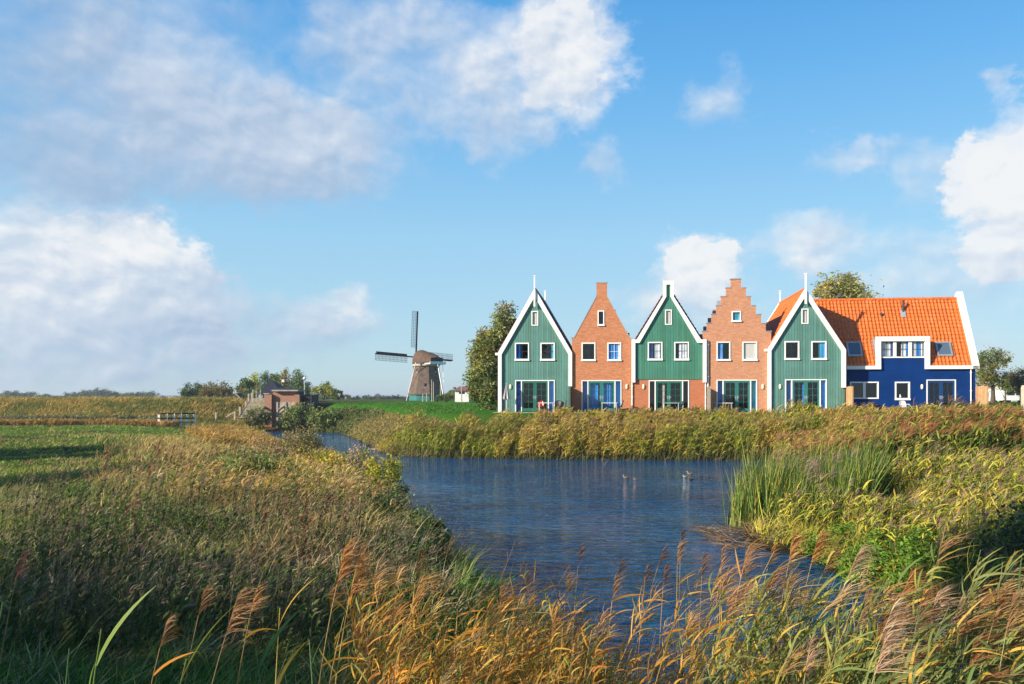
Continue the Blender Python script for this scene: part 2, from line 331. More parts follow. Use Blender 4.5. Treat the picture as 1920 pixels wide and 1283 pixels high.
def H(x, y):
    s = wsd(x, y); cx = np.interp(y, CLY, CLX); rt = (x > cx)
    wid = np.where(rt, np.where(np.asarray(y) > 46, 5.0, 6.5), 2.4); wid = np.where(np.asarray(y) < 9, 2.8, wid); wid = np.where(~rt, wid+11*sst(24, 40, y), wid)
    p = .16*sst(0, .3, s)+.84*sst(0, 1, s/wid)
    lo = -.12-.8*sst(0, 2, -s)
    return np.where(s > 0, land(x, y)*p, lo)
def gp(px, py, z=0): Yv = (EYE-z)*F_/(py-HY); return (px-960)/F_*Yv, Yv
def ap(px, py, Yv): return Vector(((px-960)/F_*Yv, Yv, EYE-(py-HY)/F_*Yv))
def np_mesh(name, V, Fq, mat_, col=None, parent=None, smooth=False):
    me = bpy.data.meshes.new(name); me.vertices.add(len(V)); me.vertices.foreach_set('co', np.ascontiguousarray(V, np.float32).ravel())
    k = Fq.shape[1]; me.loops.add(Fq.size); me.loops.foreach_set('vertex_index', Fq.astype(np.int32).ravel())
    me.polygons.add(len(Fq)); me.polygons.foreach_set('loop_start', np.arange(len(Fq), dtype=np.int32)*k)
    me.polygons.foreach_set('loop_total', np.full(len(Fq), k, np.int32))
    if smooth: me.polygons.foreach_set('use_smooth', np.ones(len(Fq), bool))
    me.update(calc_edges=True)
    if col is not None:
        a = me.attributes.new('col', 'FLOAT_COLOR', 'POINT'); c = np.ones((len(V), 4), np.float32); c[:, :3] = col; a.data.foreach_set('color', c.ravel())
    me.materials.append(mat_); o = bpy.data.objects.new(name, me); COL.objects.link(o)
    if parent: o.parent = parent
    return o
# ------------------------------------------------------------------ ground sheet (to the horizon)
def axis(segs):
    r = []
    for a, b, st in segs: r += list(np.arange(a, b, st))
    r.append(segs[-1][1]); return np.array(r)
xs = axis([(-6000,-1000,1000),(-1000,-200,100),(-200,-80,8),(-80,-32,1.2),(-32,32,.4),(32,80,1.5),(80,200,10),(200,1000,100),(1000,6000,1000)])
ys = axis([(-300,-40,40),(-40,0,3),(0,60,.4),(60,112,.8),(112,200,8),(200,1000,80),(1000,9000,1000)])
GX, GY = np.meshgrid(xs, ys); GZ = H(GX.ravel(), GY.ravel()); gx, gy = GX.ravel(), GY.ravel()
nx, ny = len(xs), len(ys); ii = (np.arange(ny-1)[:, None]*nx+np.arange(nx-1)[None]).ravel()
FQ = np.stack([ii, ii+1, ii+1+nx, ii+nx], 1)
cx_ = np.interp(gy, CLY, CLX); rt_ = gx > cx_
def cc(c): return np.array(c)[None]
gcol = np.tile(cc((.085, .085, .028)), (len(gx), 1))                      # rough grass litter
def blend(c, w): 
    global gcol; gcol = gcol*(1-w[:, None])+cc(c)*w[:, None]
mead = (~rt_)*sst(-16, -20, gx+gy*0.0)*sst(34, 46, gy)*(gy < 96); blend((.10, .19, .02), mead*sst(.35, .6, fb(gx, gy, .12, 21)))
blend((.045, .17, .012), sst(70, 76, gy)*(gx > -22)*(rt_ | (gy > 97)))
blend((.045, .17, .012), sst(54, 58, gy)*(rt_)*(gx > -12))
blend((.17, .12, .035), (~rt_)*sst(91, 93, gy)*sst(106, 100, gy)*(gx < -27))
blend((.075, .11, .02), (gy > 106)*(gx < -27)*1.0)
blend((.03, .024, .014), (wsd(gx, gy) < .35)*1.0)
gmt = bpy.data.materials.new('ground'); gmt.use_nodes = True; q = NG(gmt.node_tree)
at = q.n('ShaderNodeAttribute'); at.attribute_name = 'col'; b = q.n('ShaderNodeBsdfPrincipled'); b.inputs['Roughness'].default_value = .95; b.inputs['Specular IOR Level'].default_value = .05
t_ = q.n('ShaderNodeTexCoord'); na = q.noise(t_.outputs['Object'], .5, 8, .7); nb = q.noise(t_.outputs['Object'], 9, 6, .7)
hv = q.n('ShaderNodeHueSaturation'); q.l(at.outputs['Color'], hv.inputs['Color']); q.l(q.m('MULTIPLY_ADD', na, .9, q.m('MULTIPLY', nb, .9)), hv.inputs['Value'])
q.l(q.ss(na, .3, .7, .475, .51), hv.inputs['Hue']); q.l(hv.outputs[0], b.inputs['Base Color'])
bn = q.n('ShaderNodeBump'); bn.inputs['Strength'].default_value = .9; bn.inputs['Distance'].default_value = .12; q.l(nb, bn.inputs['Height']); q.l(bn.outputs[0], b.inputs['Normal'])
o = q.n('ShaderNodeOutputMaterial'); q.l(b.outputs[0], o.inputs[0])
tag(np_mesh('ground', np.stack([gx, gy, GZ], 1), FQ, gmt, gcol, smooth=True), kind='structure')
# ------------------------------------------------------------------ water
wm = bpy.data.materials.new('water'); wm.use_nodes = True; q = NG(wm.node_tree)
b = q.n('ShaderNodeBsdfPrincipled'); b.inputs['Base Color'].default_value = (.0005, .055, .135, 1); b.inputs['Roughness'].default_value = .035; b.inputs['IOR'].default_value = 1.75
t_ = q.n('ShaderNodeTexCoord'); mp = q.n('ShaderNodeMapping'); q.l(t_.outputs['Object'], mp.inputs[0]); mp.inputs['Scale'].default_value = (.42, 1.25, 1); mp.inputs['Rotation'].default_value = (0, 0, .12)
h1 = q.noise(mp.outputs[0], 2.6, 3, .5, dist=.6); h2 = q.noise(mp.outputs[0], 7.0, 3, .55, dist=.4); h3 = q.noise(mp.outputs[0], .35, 2, .5)
calm = q.ss(q.noise(t_.outputs['Object'], .09, 3, .5), .35, .62, .35, 1.0)
hh = q.m('MULTIPLY', q.m('ADD', q.m('MULTIPLY', h1, 1.0), q.m('ADD', q.m('MULTIPLY', h2, .22), q.m('MULTIPLY', h3, 1.3))), calm)
bn = q.n('ShaderNodeBump'); bn.inputs['Strength'].default_value = 1; bn.inputs['Distance'].default_value = .36; q.l(hh, bn.inputs['Height']); q.l(bn.outputs[0], b.inputs['Normal'])
o = q.n('ShaderNodeOutputMaterial'); q.l(b.outputs[0], o.inputs[0])
wx = np.array([-32, 32, 32, -32.]); wy = np.array([5, 5, 99, 99.])
tag(np_mesh('water', np.stack([wx, wy, wx*0], 1), np.array([[0, 1, 2, 3]]), wm), kind='structure')
# ------------------------------------------------------------------ ribbons: blades, leaves, stems, plumes
class Rib:
    def __init__(s): s.V = []; s.F = []; s.C = []; s.n = 0
    def add(s, P0, D, C, L, Wd, col, seg=2, shape='blade', tipcol=None):
        N = len(P0)
        if N == 0: return s
        L = np.broadcast_to(L, N)[:, None, None]; Wd = np.broadcast_to(Wd, N)[:, None, None]; D = np.broadcast_to(D, (N, 3)); C = np.broadcast_to(C, (N, 3))
        t = np.linspace(0, 1, seg+1)[None, :, None]
        Pm = P0[:, None]+D[:, None]*L*t+C[:, None]*L*t*t
        R = RNG.normal(size=(N, 3)); R[:, 2] *= .35
        S = np.cross(D, R); S /= np.linalg.norm(S, axis=1, keepdims=True)+1e-9
        w = {'blade': (1-t)**.7, 'leaf': np.sin(np.pi*np.clip(.18+.82*t, 0, 1))**.8, 'stem': 1-.55*t}[shape]
        w = np.maximum(w, .04)*Wd*.5
        V = np.stack([Pm-S[:, None]*w, Pm+S[:, None]*w], 2).reshape(N*(seg+1)*2, 3)
        b = (np.arange(N)*(seg+1)*2)[:, None]+(np.arange(seg)*2)[None]; b = b.ravel()+s.n
        s.F.append(np.stack([b, b+1, b+3, b+2], 1)); s.V.append(V); s.n += len(V)
        col = np.broadcast_to(col, (N, 3)); cl = np.repeat(col[:, None], seg+1, 1)
        if tipcol is not None: cl = cl*(1-t)+np.broadcast_to(tipcol, (N, 3))[:, None]*t
        s.C.append(np.repeat(cl.reshape(-1, 3), 2, 0)); return s
    def build(s, name, parent=None, m='leaf'):
        o = np_mesh(name, np.concatenate(s.V), np.concatenate(s.F), MAT[m], np.concatenate(s.C), parent); s.V = s.F = s.C = None; return o
def pick(cols, N, jit=.18, w=None, idx=None):
    c = np.array(cols, float); i = RNG.choice(len(c), N, p=w) if idx is None else idx
    return np.clip(c[i]*(1+RNG.normal(0, jit, (N, 1)))*(1+RNG.normal(0, jit*.35, (N, 3))), .004, .9)
def U(a, b, N): return RNG.uniform(a, b, N)
def sample(N, x0, x1, y0, y1, pw=1.0, fan=True):
    """points with density falling with distance; x range given as fractions of Y when fan"""
    u = U(0, 1, N)
    Yv = y0*(y1/y0)**u if pw == 1 else ((y0**(1-pw))+(u*(y1**(1-pw)-y0**(1-pw))))**(1/(1-pw))
    Xv = U(x0, x1, N)*(Yv if fan else 1); return Xv, Yv
WIND = np.array([1.0, .25, 0])
def grass(rb, Xv, Yv, h, w, cols, lean=.35, jit=.2, colw=None, sd_min=.1, idx=None, sd_max=99, seg=2, bend=.3, tip=None):
    s = wsd(Xv, Yv); k = (s > sd_min) & (s < sd_max); Xv, Yv = Xv[k], Yv[k]; N = len(Xv)
    h = (h[k] if isinstance(h, np.ndarray) else h)*U(.6, 1.25, N); w = w[k] if isinstance(w, np.ndarray) else w
    P0 = np.stack([Xv, Yv, H(Xv, Yv)-.04], 1)
    D = np.stack([RNG.normal(.12, lean, N), RNG.normal(0, lean, N), np.ones(N)], 1); D /= np.linalg.norm(D, axis=1, keepdims=True)
    C = np.stack([RNG.normal(bend*.7, .25, N), RNG.normal(0, .25, N), -np.abs(RNG.normal(bend*.5, .15, N))], 1)
    rb.add(P0, D, C, h, w, pick(cols, N, jit, colw, None if idx is None else idx[k]), seg, tipcol=tip)
    return P0, D, C, h
def reeds(rb, P0, h, nleaf=5, w=.03, leafL=.5, lc=((.2,.22,.05),), sc=((.25,.2,.09),), pc=((.2,.12,.08),), plume=.5, lean=.12, pm=10, pl=.28, seg=2, down=.35, pw=.012, stw=None, wind=1.0, fan=.5):
    N = len(P0); h = np.broadcast_to(h, N)
    gapn = fb(P0[:, 0], P0[:, 1], 1.7, 207, 2); kk = gapn > RNG.uniform(.22, .52, N); P0 = P0[kk]; h = h[kk]; N = len(P0)
    cl_ = (fb(P0[:, 0], P0[:, 1], .9, 201, 2)-.5)*lean*3.2; h = h*(.60+.80*fb(P0[:, 0], P0[:, 1], 1.4, 203, 2))
    D = np.stack([RNG.normal(.10*wind, lean, N)+cl_, RNG.normal(.02, lean, N), np.ones(N)], 1); D /= np.linalg.norm(D, axis=1, keepdims=True)
    C = np.stack([np.abs(RNG.normal(.07*wind, .06, N)), RNG.normal(0, .05, N), -np.abs(RNG.normal(.03, .02, N))], 1)
    rb.add(P0, D, C, h, stw or w*.4, pick(sc, N), max(2, seg), 'stem')
    at = lambda t: P0+D*(h*t)[:, None]+C*(h*t*t)[:, None]
    for j in range(nleaf):
        t = U(.22, .93, N) if nleaf > 1 else U(.4, .8, N)
        a = RNG.normal(.15, 1.25, N); hor = np.stack([np.cos(a), np.sin(a), 0*a], 1)
        Dl = hor*U(.3, .8, N)[:, None]+np.array([0, 0, 1])*U(.5, 1.3, N)[:, None]; Dl /= np.linalg.norm(Dl, axis=1, keepdims=True)
        Cl = np.stack([np.abs(RNG.normal(.14*wind, .12, N)), RNG.normal(0, .12, N), -np.abs(RNG.normal(down, .2, N))], 1)
        rb.add(at(t), Dl, Cl, leafL*U(.6, 1.3, N)*(1.15-.4*t), w*U(.6, 1.2, N), pick(lc, N), seg, 'leaf')
    if plume > 0:
        k = RNG.random(N) < plume; n_ = k.sum()
        if n_:
            pcn = pick(pc, n_)
            for j in range(pm):
                t = U(.86, 1.0, n_); Pp = (P0[k]+D[k]*(h[k]*t)[:, None]+C[k]*(h[k]*t*t)[:, None])
                Dp = np.stack([RNG.normal(.45*wind, fan*.6, n_), RNG.normal(.05, fan*.6, n_), U(.5, 1.2, n_)], 1); Dp /= np.linalg.norm(Dp, axis=1, keepdims=True)
                Cp = np.stack([np.abs(RNG.normal(.35*wind, .15, n_)), RNG.normal(0, .12, n_), -np.abs(RNG.normal(.25, .15, n_))], 1)
                rb.add(Pp, Dp, Cp, pl*U(.5, 1.1, n_), pw*U(.6, 1.3, n_), pcn*U(.8, 1.2, n_)[:, None], 2, 'leaf')
def tufts(rb, Xv, Yv, nb, h, w, cols, spread=.5, rad=.07, jit=.15, smin=.3, seg=3, bend=.45, wind=.2):
    s = wsd(Xv, Yv); k = s > smin; Xv, Yv = Xv[k], Yv[k]; n = len(Xv); ci = RNG.integers(0, len(cols), n); tc = np.array(cols)[ci]*(1+RNG.normal(0, .15, (n, 1)))
    hh = h*U(.55, 1.3, n); i = np.repeat(np.arange(n), nb); N = len(i); a = U(0, 6.283, N); r_ = np.abs(RNG.normal(0, rad, N))*(1+Yv[i]*.03)
    x, y = Xv[i]+r_*np.cos(a), Yv[i]+r_*np.sin(a); P0 = np.stack([x, y, H(Xv, Yv)[i]-.04], 1)
    D = np.stack([np.cos(a)*spread*U(0, 1, N)+wind, np.sin(a)*spread*U(0, 1, N), np.ones(N)], 1); D /= np.linalg.norm(D, axis=1, keepdims=True)
    C = np.stack([np.cos(a)*bend*U(0, 1, N)+wind*.5, np.sin(a)*bend*U(0, 1, N), -bend*U(.2, 1, N)], 1)
    rb.add(P0, D, C, hh[i]*U(.6, 1.15, N), w*(1+Yv[i]*.03), np.clip(tc[i]*(1+RNG.normal(0, jit, (N, 1))), .004, .9), seg)
def onl(Xv, Yv, smin=-.2, smax=99, extra=None):
    s = wsd(Xv, Yv); k = (s > smin) & (s < smax)
    if extra is not None: k &= extra
    Xv, Yv = Xv[k], Yv[k]; return np.stack([Xv, Yv, H(Xv, Yv)-.03], 1)
# ------------------------------------------------------------------ tree builder
def leaves(N, blobs, size, cols, droop=0.0, clump=60, csig=.16, elong=1.0, sweep=(0, 0, 0), cluster_cols=True, clw=None):
    """leaf quads clustered in clumps spread through ellipsoid blobs; blobs: (x,y,z,rx,ry,rz)"""
    B = np.array(blobs, float); vol = B[:, 3]*B[:, 4]*B[:, 5]; vol = vol/vol.sum()
    bi = RNG.choice(len(B), clump, p=vol); d = RNG.normal(size=(clump, 3)); d /= np.linalg.norm(d, axis=1, keepdims=True); r = U(.25, 1, clump)**.45
    cc_ = B[bi, :3]+d*r[:, None]*B[bi, 3:]; sg = B[bi, 3:].mean(1)*csig*U(.6, 1.5, clump)
    ccol = pick(cols, clump, .22, clw)
    ci = RNG.choice(clump, N); dv = np.clip(RNG.normal(size=(N, 3)), -1.8, 1.8); P0 = cc_[ci]+dv*sg[ci][:, None]+np.array(sweep)[None]*(np.minimum(RNG.exponential(1, N), 2.0)*sg[ci])[:, None]
    a = RNG.normal(size=(N, 3)); a[:, 2] -= droop; a[:, :] += np.array(sweep)[None]*1.2; a /= np.linalg.norm(a, axis=1, keepdims=True); r2 = RNG.normal(size=(N, 3)); b_ = np.cross(a, r2); b_ /= np.linalg.norm(b_, axis=1, keepdims=True)
    s = (size*U(.6, 1.4, N))[:, None]
    V = np.stack([P0-a*s*elong, P0+b_*s*.5, P0+a*s*elong, P0-b_*s*.5], 1).reshape(-1, 3)
    Fq = (np.arange(N)*4)[:, None]+np.arange(4)[None]
    c = np.clip((ccol[ci] if cluster_cols else pick(cols, N))*(1+RNG.normal(0, .2, (N, 1))), .004, .9)
    return V, Fq, np.repeat(c, 4, 0)
def trunkmb(h, r, blobs, limbs=6, lean=(0, 0), nseg=5):
    mb = MB(); pts = [Vector((lean[0]*(k/nseg)**2*h+random.uniform(-.03, .03)*h*.3*(k > 0), lean[1]*(k/nseg)**2*h, h*k/nseg-.15*(k == 0))) for k in range(nseg+1)]
    for k in range(nseg): mb.tube(pts[k], pts[k+1], r*(1-.7*k/nseg)*(1.25 if k == 0 else 1), r*(1-.7*(k+1)/nseg), 7, cap=k in (0, nseg-1))
    for j in range(limbs):
        bl = random.choice(blobs); k = random.randint(1, nseg-1); p = pts[k]
        e_ = Vector((bl[0]+random.uniform(-.7, .7)*bl[3], bl[1]+random.uniform(-.7, .7)*bl[4], bl[2]+random.uniform(-.3, .7)*bl[5]))
        if e_.z < p.z: e_.z = p.z+.3*h*random.random()
        mid = p.lerp(e_, .5)+Vector((0, 0, .06*h*random.random())); rr = r*.45*(1-.6*k/nseg)
        mb.tube(p, mid, rr, rr*.6, 5, cap=False); mb.tube(mid, e_, rr*.6, rr*.15, 5, cap=False)
    return mb
def tree(name, label, cat, loc, blobs, n, size, cols, h=None, r=.2, limbs=6, lean=(0, 0), group=None, foliage='crown', **kw):
    root = empty(name, loc, 0, label, cat, group)
    V, Fq, c = leaves(n, blobs, size, cols, **kw)
    np_mesh(foliage, V, Fq, MAT['leaf'], c, root)
    if h: trunkmb(h, r, blobs, limbs, lean).build('trunk' if r > .05 else 'stem', MAT['bark'], root)
    return root
#@@HOUSES
# ------------------------------------------------------------------ houses: one row, facade plane measured once, each house has its own frame
TH = math.atan(.125); CT, ST = math.cos(TH), math.sin(TH); X00, Y00 = (1003-960)/F_*65, 65.0; GZH = 2.65
def FS(px, d=0):
    k = (px-960)/F_; return (k*(Y00+d*CT)-(X00+d*ST))/(CT+k*ST)
def FZ(px, py, d=0):
    return EYE-(py-HY)/F_*((Y00+d*CT)-FS(px, d)*ST)-GZH
def FP(s, d=0): return Vector((X00+d*ST+s*CT, Y00+d*CT-s*ST, GZH))
class Fr:
    """local frame of one house: x along the facade from its left edge, y into the house, z up from its ground"""
    def __init__(s, px0, d=0): s.d = d; s.s0 = FS(px0, d); s.loc = FP(s.s0, d)
    def __call__(s, px, py): return (FS(px, s.d)-s.s0, FZ(px, py, s.d))
    def R(s, x0, y0, x1, y1): a = s(x0, y0); b = s(x1, y1); return (a[0], b[0], b[1], a[1])   # x0,x1,z0,z1
def rect(r): x0, x1, z0, z1 = r; return [(x0, z0), (x1, z0), (x1, z1), (x0, z1)]
def ring(mb, r, t, y0, y1, sill=0, tb=None):
    x0, x1, z0, z1 = r; tb = t if tb is None else tb
    mb.box(x0, x0+t, y0, y1, z0, z1); mb.box(x1-t, x1, y0, y1, z0, z1); mb.box(x0+t, x1-t, y0, y1, z1-t, z1)
    if tb: mb.box(x0+t, x1-t, y0, y1, z0, z0+tb)
    if sill: mb.box(x0-.03, x1+.03, y0-.06, y0-.002, z0-.06, z0+.05)
def curtain(par, x0, x1, z0, z1, y, m, full=.03, name='curtain'):
    n = max(8, int((x1-x0)/.03)); vs = []; ph = random.random()*6
    for i in range(n+1):
        x = x0+(x1-x0)*i/n; o = full*math.sin(i*.9+ph)+full*.5*math.sin(i*.37+ph)
        vs += [(x, y+o, z0), (x+.01*math.sin(i), y+o*.6, z1)]
    mb = MB(); mb.add(vs, [(2*i, 2*i+2, 2*i+3, 2*i+1) for i in range(n)]); return mb.build(name, MAT[m], par, True)
def window(par, r, t=.09, sill=True, curt=(), mun=None, name='window', mcol='frame_white', y=.02, inner=None):
    x0, x1, z0, z1 = r; mb = MB(); ring(mb, r, t, -.05, .12, sill); w = mb.build(name, MAT['frame_white'], par)
    if inner: mi = MB(); ring(mi, (x0+t, x1-t, z0+t, z1-t), .035, .03, .1); mi.build('sash', MAT[inner], w); 
    MB().add([(x0+t, .07, z0+t), (x1-t, .07, z0+t), (x1-t, .07, z1-t), (x0+t, .07, z1-t)], [(0, 1, 2, 3)]).build('pane', MAT['glass'], w)
    if mun:
        mm = MB(); nx_, nz_ = mun
        for i in range(1, nx_): xx = x0+t+(x1-x0-2*t)*i/nx_; mm.box(xx-.013, xx+.013, .045, .066, z0+t, z1-t)
        for i in range(1, nz_): zz = z0+t+(z1-z0-2*t)*i/nz_; mm.box(x0+t, x1-t, .048, .064, zz-.013, zz+.013)
        mm.build('glazing_bar', MAT[mcol], w)
    for (f0, f1, m) in curt:
        curtain(w, x0+t+(x1-x0-2*t)*f0, x0+t+(x1-x0-2*t)*f1, z0+t*.5, z1-t*.5, .105 if m != 'blind' else .08, m, .025 if m != 'blind' else .002, 'curtain' if m != 'blind' else 'blind')
    return w
def doors(par, r, dcol, side=True, sf=.115, curtL=None, curtR=None, cd=(), yb=.0, frame=True):
    """glazed double door with narrow side windows in one white frame"""
    x0, x1, z0, z1 = r; t = .07; w = x1-x0; root = MB()
    root.box(x0, x0+t, -.05, .14, z0, z1-t); root.box(x1-t, x1, -.05, .14, z0, z1-t); root.box(x0, x1, -.05, .14, z1-t, z1)
    sw = w*sf
    if side:
        for xx in (x0+t+sw, x1-t-sw-.08): root.box(xx, xx+.08, -.045, .13, z0, z1-t)
    fr = root.build('door_frame', MAT['frame_white'], par)
    if side:
        for k, (a, b) in enumerate(((x0+t, x0+t+sw), (x1-t-sw, x1-t))):
            p = MB().add([(a, .07, z0), (b, .07, z0), (b, .07, z1-t), (a, .07, z1-t)], [(0, 1, 2, 3)]).build('side_pane', MAT['glass'], fr)
            cm = (curtL, curtR)[k]
            if cm: curtain(fr, a, b, z0+.02, z1-t, .2, cm, .02)
        a, b = x0+t+sw+.08, x1-t-sw-.08
    else: a, b = x0+t, x1-t
    mid = (a+b)/2
    for k, (u, v) in enumerate(((a+.005, mid-.004), (mid+.004, b-.005))):
        d = MB(); st = .13; zt = z1-t-.01; bt = .28
        d.box(u, u+st, .0, .07, z0+.02, zt); d.box(v-st, v, .0, .07, z0+.02, zt); d.box(u+st, v-st, .0, .07, zt-.14, zt); d.box(u+st, v-st, .0, .07, z0+.02, z0+bt)
        dr = d.build('door', MAT[dcol], par)
        MB().add([(u+st, .04, z0+bt), (v-st, .04, z0+bt), (v-st, .04, zt-.14), (u+st, .04, zt-.14)], [(0, 1, 2, 3)]).build('pane', MAT['glass'], dr)
        g_ = MB(); xm = (u+v)/2; g_.box(xm-.014, xm+.014, .015, .037, z0+bt, zt-.14)
        for j in range(1, 4): zz = z0+bt+(zt-.14-z0-bt)*j/4; g_.box(u+st, v-st, .018, .035, zz-.012, zz+.012)
        g_.build('glazing_bar', MAT[dcol], dr)
        hx = (v-.055) if k == 0 else (u+.055)
        hd = MB(); hd.box(hx-.025, hx+.025, -.02, -.001, z0+.98, z0+1.24); hd.box(hx-.012, hx+.012, -.065, -.02, z0+1.12, z0+1.15); hd.box(hx-(.12 if k == 0 else .012), hx+(.012 if k == 0 else .12), -.075, -.055, z0+1.12, z0+1.15)
        hd.build('handle', MAT['steel'], dr)
    for (f0, f1, m) in cd: curtain(fr, a+(b-a)*f0, a+(b-a)*f1, z0+.02, z1-t, .25, m, .05)
def wall_lamp(par, x, z):
    l_ = MB(); n = 10
    vs = []; fs = []
    for k, (rr, zz) in enumerate(((.5, -.19), (.85, -.15), (1, -.05), (1, .05), (.85, .15), (.5, .19))):
        for i in range(n): a = math.pi*i/(n-1); vs.append((x-math.cos(a)*.095*rr, -.02-math.sin(a)*.10*rr, z+zz))
    fs = [(k*n+i, k*n+i+1, (k+1)*n+i+1, (k+1)*n+i) for k in range(5) for i in range(n-1)]+[tuple(range(n))[::-1], tuple(range(5*n, 6*n))]
    l_.add(vs, fs); o = l_.build('wall_lamp', MAT['lamp_glass'], par, True)
    MB().box(x-.075, x+.075, -.02, -.001, z-.17, z+.17).build('bracket', MAT['steel'], o)
def pantiles(mb, p0, U_, V_, wu, lv, pu=.27, pv=.33):
    """roof slope of wavy tiles from corner p0, along U_ (eave) and V_ (up the slope)"""
    p0 = Vector(p0); U_ = Vector(U_).normalized(); V_ = Vector(V_).normalized(); N_ = U_.cross(V_).normalized()
    if N_.z < 0: N_ = -N_
    nu = max(1, round(wu/pu)); nv = max(1, round(lv/pv)); pu = wu/nu; pv = lv/nv; k = 6; prof = [0, .035, .058, .045, .012, -.012]
    us = [(i+j/k)*pu for i in range(nu) for j in range(k)]+[wu]; hs_ = [prof[j] for i in range(nu) for j in range(k)]+[0]
    vs = []; fs = []; m = len(us); row = 0
    jit = [random.uniform(-.006, .006) for _ in range(nu+1)]
    for r in range(nv):
        jr = random.uniform(-.004, .004)
        for v, o in ((r*pv, .045), ((r+1)*pv+.015, .0)):
            vs += [p0+U_*u+V_*v+N_*(h_+o+jr+jit[min(nu, i//k)]*.7) for i, (u, h_) in enumerate(zip(us, hs_))]
        fs += [(row*m+i, row*m+i+1, (row+1)*m+i+1, (row+1)*m+i) for i in range(m-1)]
        if r: fs += [((row-1)*m+i, (row-1)*m+i+1, row*m+i+1, row*m+i) for i in range(m-1)]
        row += 2
    vs2 = [p0-N_*.03, p0+U_*wu-N_*.03, p0+U_*wu+V_*lv-N_*.03, p0+V_*lv-N_*.03]
    mb.add(vs, fs); mb.add(vs2, [(0, 3, 2, 1)])
def gable_roof(par, xl, zl, xa, za, xr, zr, y0, y1, m, name='roof', eave=True):
    mb = MB()
    pantiles(mb, (xl, y0, zl), (0, 1, 0), (xa-xl, 0, za-zl), y1-y0, math.hypot(xa-xl, za-zl))
    pantiles(mb, (xr, y0, zr), (0, 1, 0), (xa-xr, 0, za-zr), y1-y0, math.hypot(xa-xr, za-zr))
    nk = int((y1-y0)/.4)
    for k in range(nk): mb.tube((xa, y0+k*(y1-y0)/nk, za+.03), (xa, y0+(k+1)*(y1-y0)/nk-.01, za+.05), .11, .13, 8)
    return mb.build(name, MAT[m], par)
def shell(par, xl, xr, zl, zr, D, m, back, t=.25, name='side_wall'):
    mb = MB(); mb.box(xl+.02, xl+t, .262, D-.25, 0, zl-.05); mb.box(xr-t, xr-.02, .262, D-.25, 0, zr-.05); mb.build(name, MAT[m], par)
    b_ = MB(); b_.prism(back, D-.25, D); b_.build('back_wall', MAT[m], par)
    f_ = MB(); f_.box(xl+t+.01, xr-t-.01, .27, D-.27, 2.55, 2.75); f_.box(xl+t+.01, xr-t-.01, .27, D-.27, -.02, .03); f_.box(xl+t+.01, xr-t-.01, 3.6, 3.8, .04, min(zl, zr)-.1)
    f_.box(xl+t+.01, xr-t-.01, .27, D-.27, 5.3, 5.4); f_.build('floor', MAT['inside'], par)
def strip(mb, O, I, y0, y1):
    for k in range(len(O)-1): mb.prism([O[k], O[k+1], I[k+1], I[k]], y0, y1)
def finial(par, x, y, z0, z1, pend=None):
    mb = MB(); mb.box(x-.055, x+.055, y-.055, y+.055, z0, z1-.06); mb.box(x-.10, x+.10, y-.10, y+.10, z1-.06, z1)
    if pend is not None: mb.box(x-.07, x+.07, y-.075, y+.055, pend, z0-.003)
    return mb.build('finial', MAT['white'], par)
def pipe(par, x, z0, z1, m='zinc', y=-.08):
    mb = MB(); mb.tube((x, y, z0), (x, y, z1), .045, n=8)
    for z in (z0+.5, (z0+z1)/2, z1-.3): mb.box(x-.06, x+.06, y-.05, -.001, z, z+.05)
    return mb.build('downpipe', MAT[m], par)
DH = 9.3
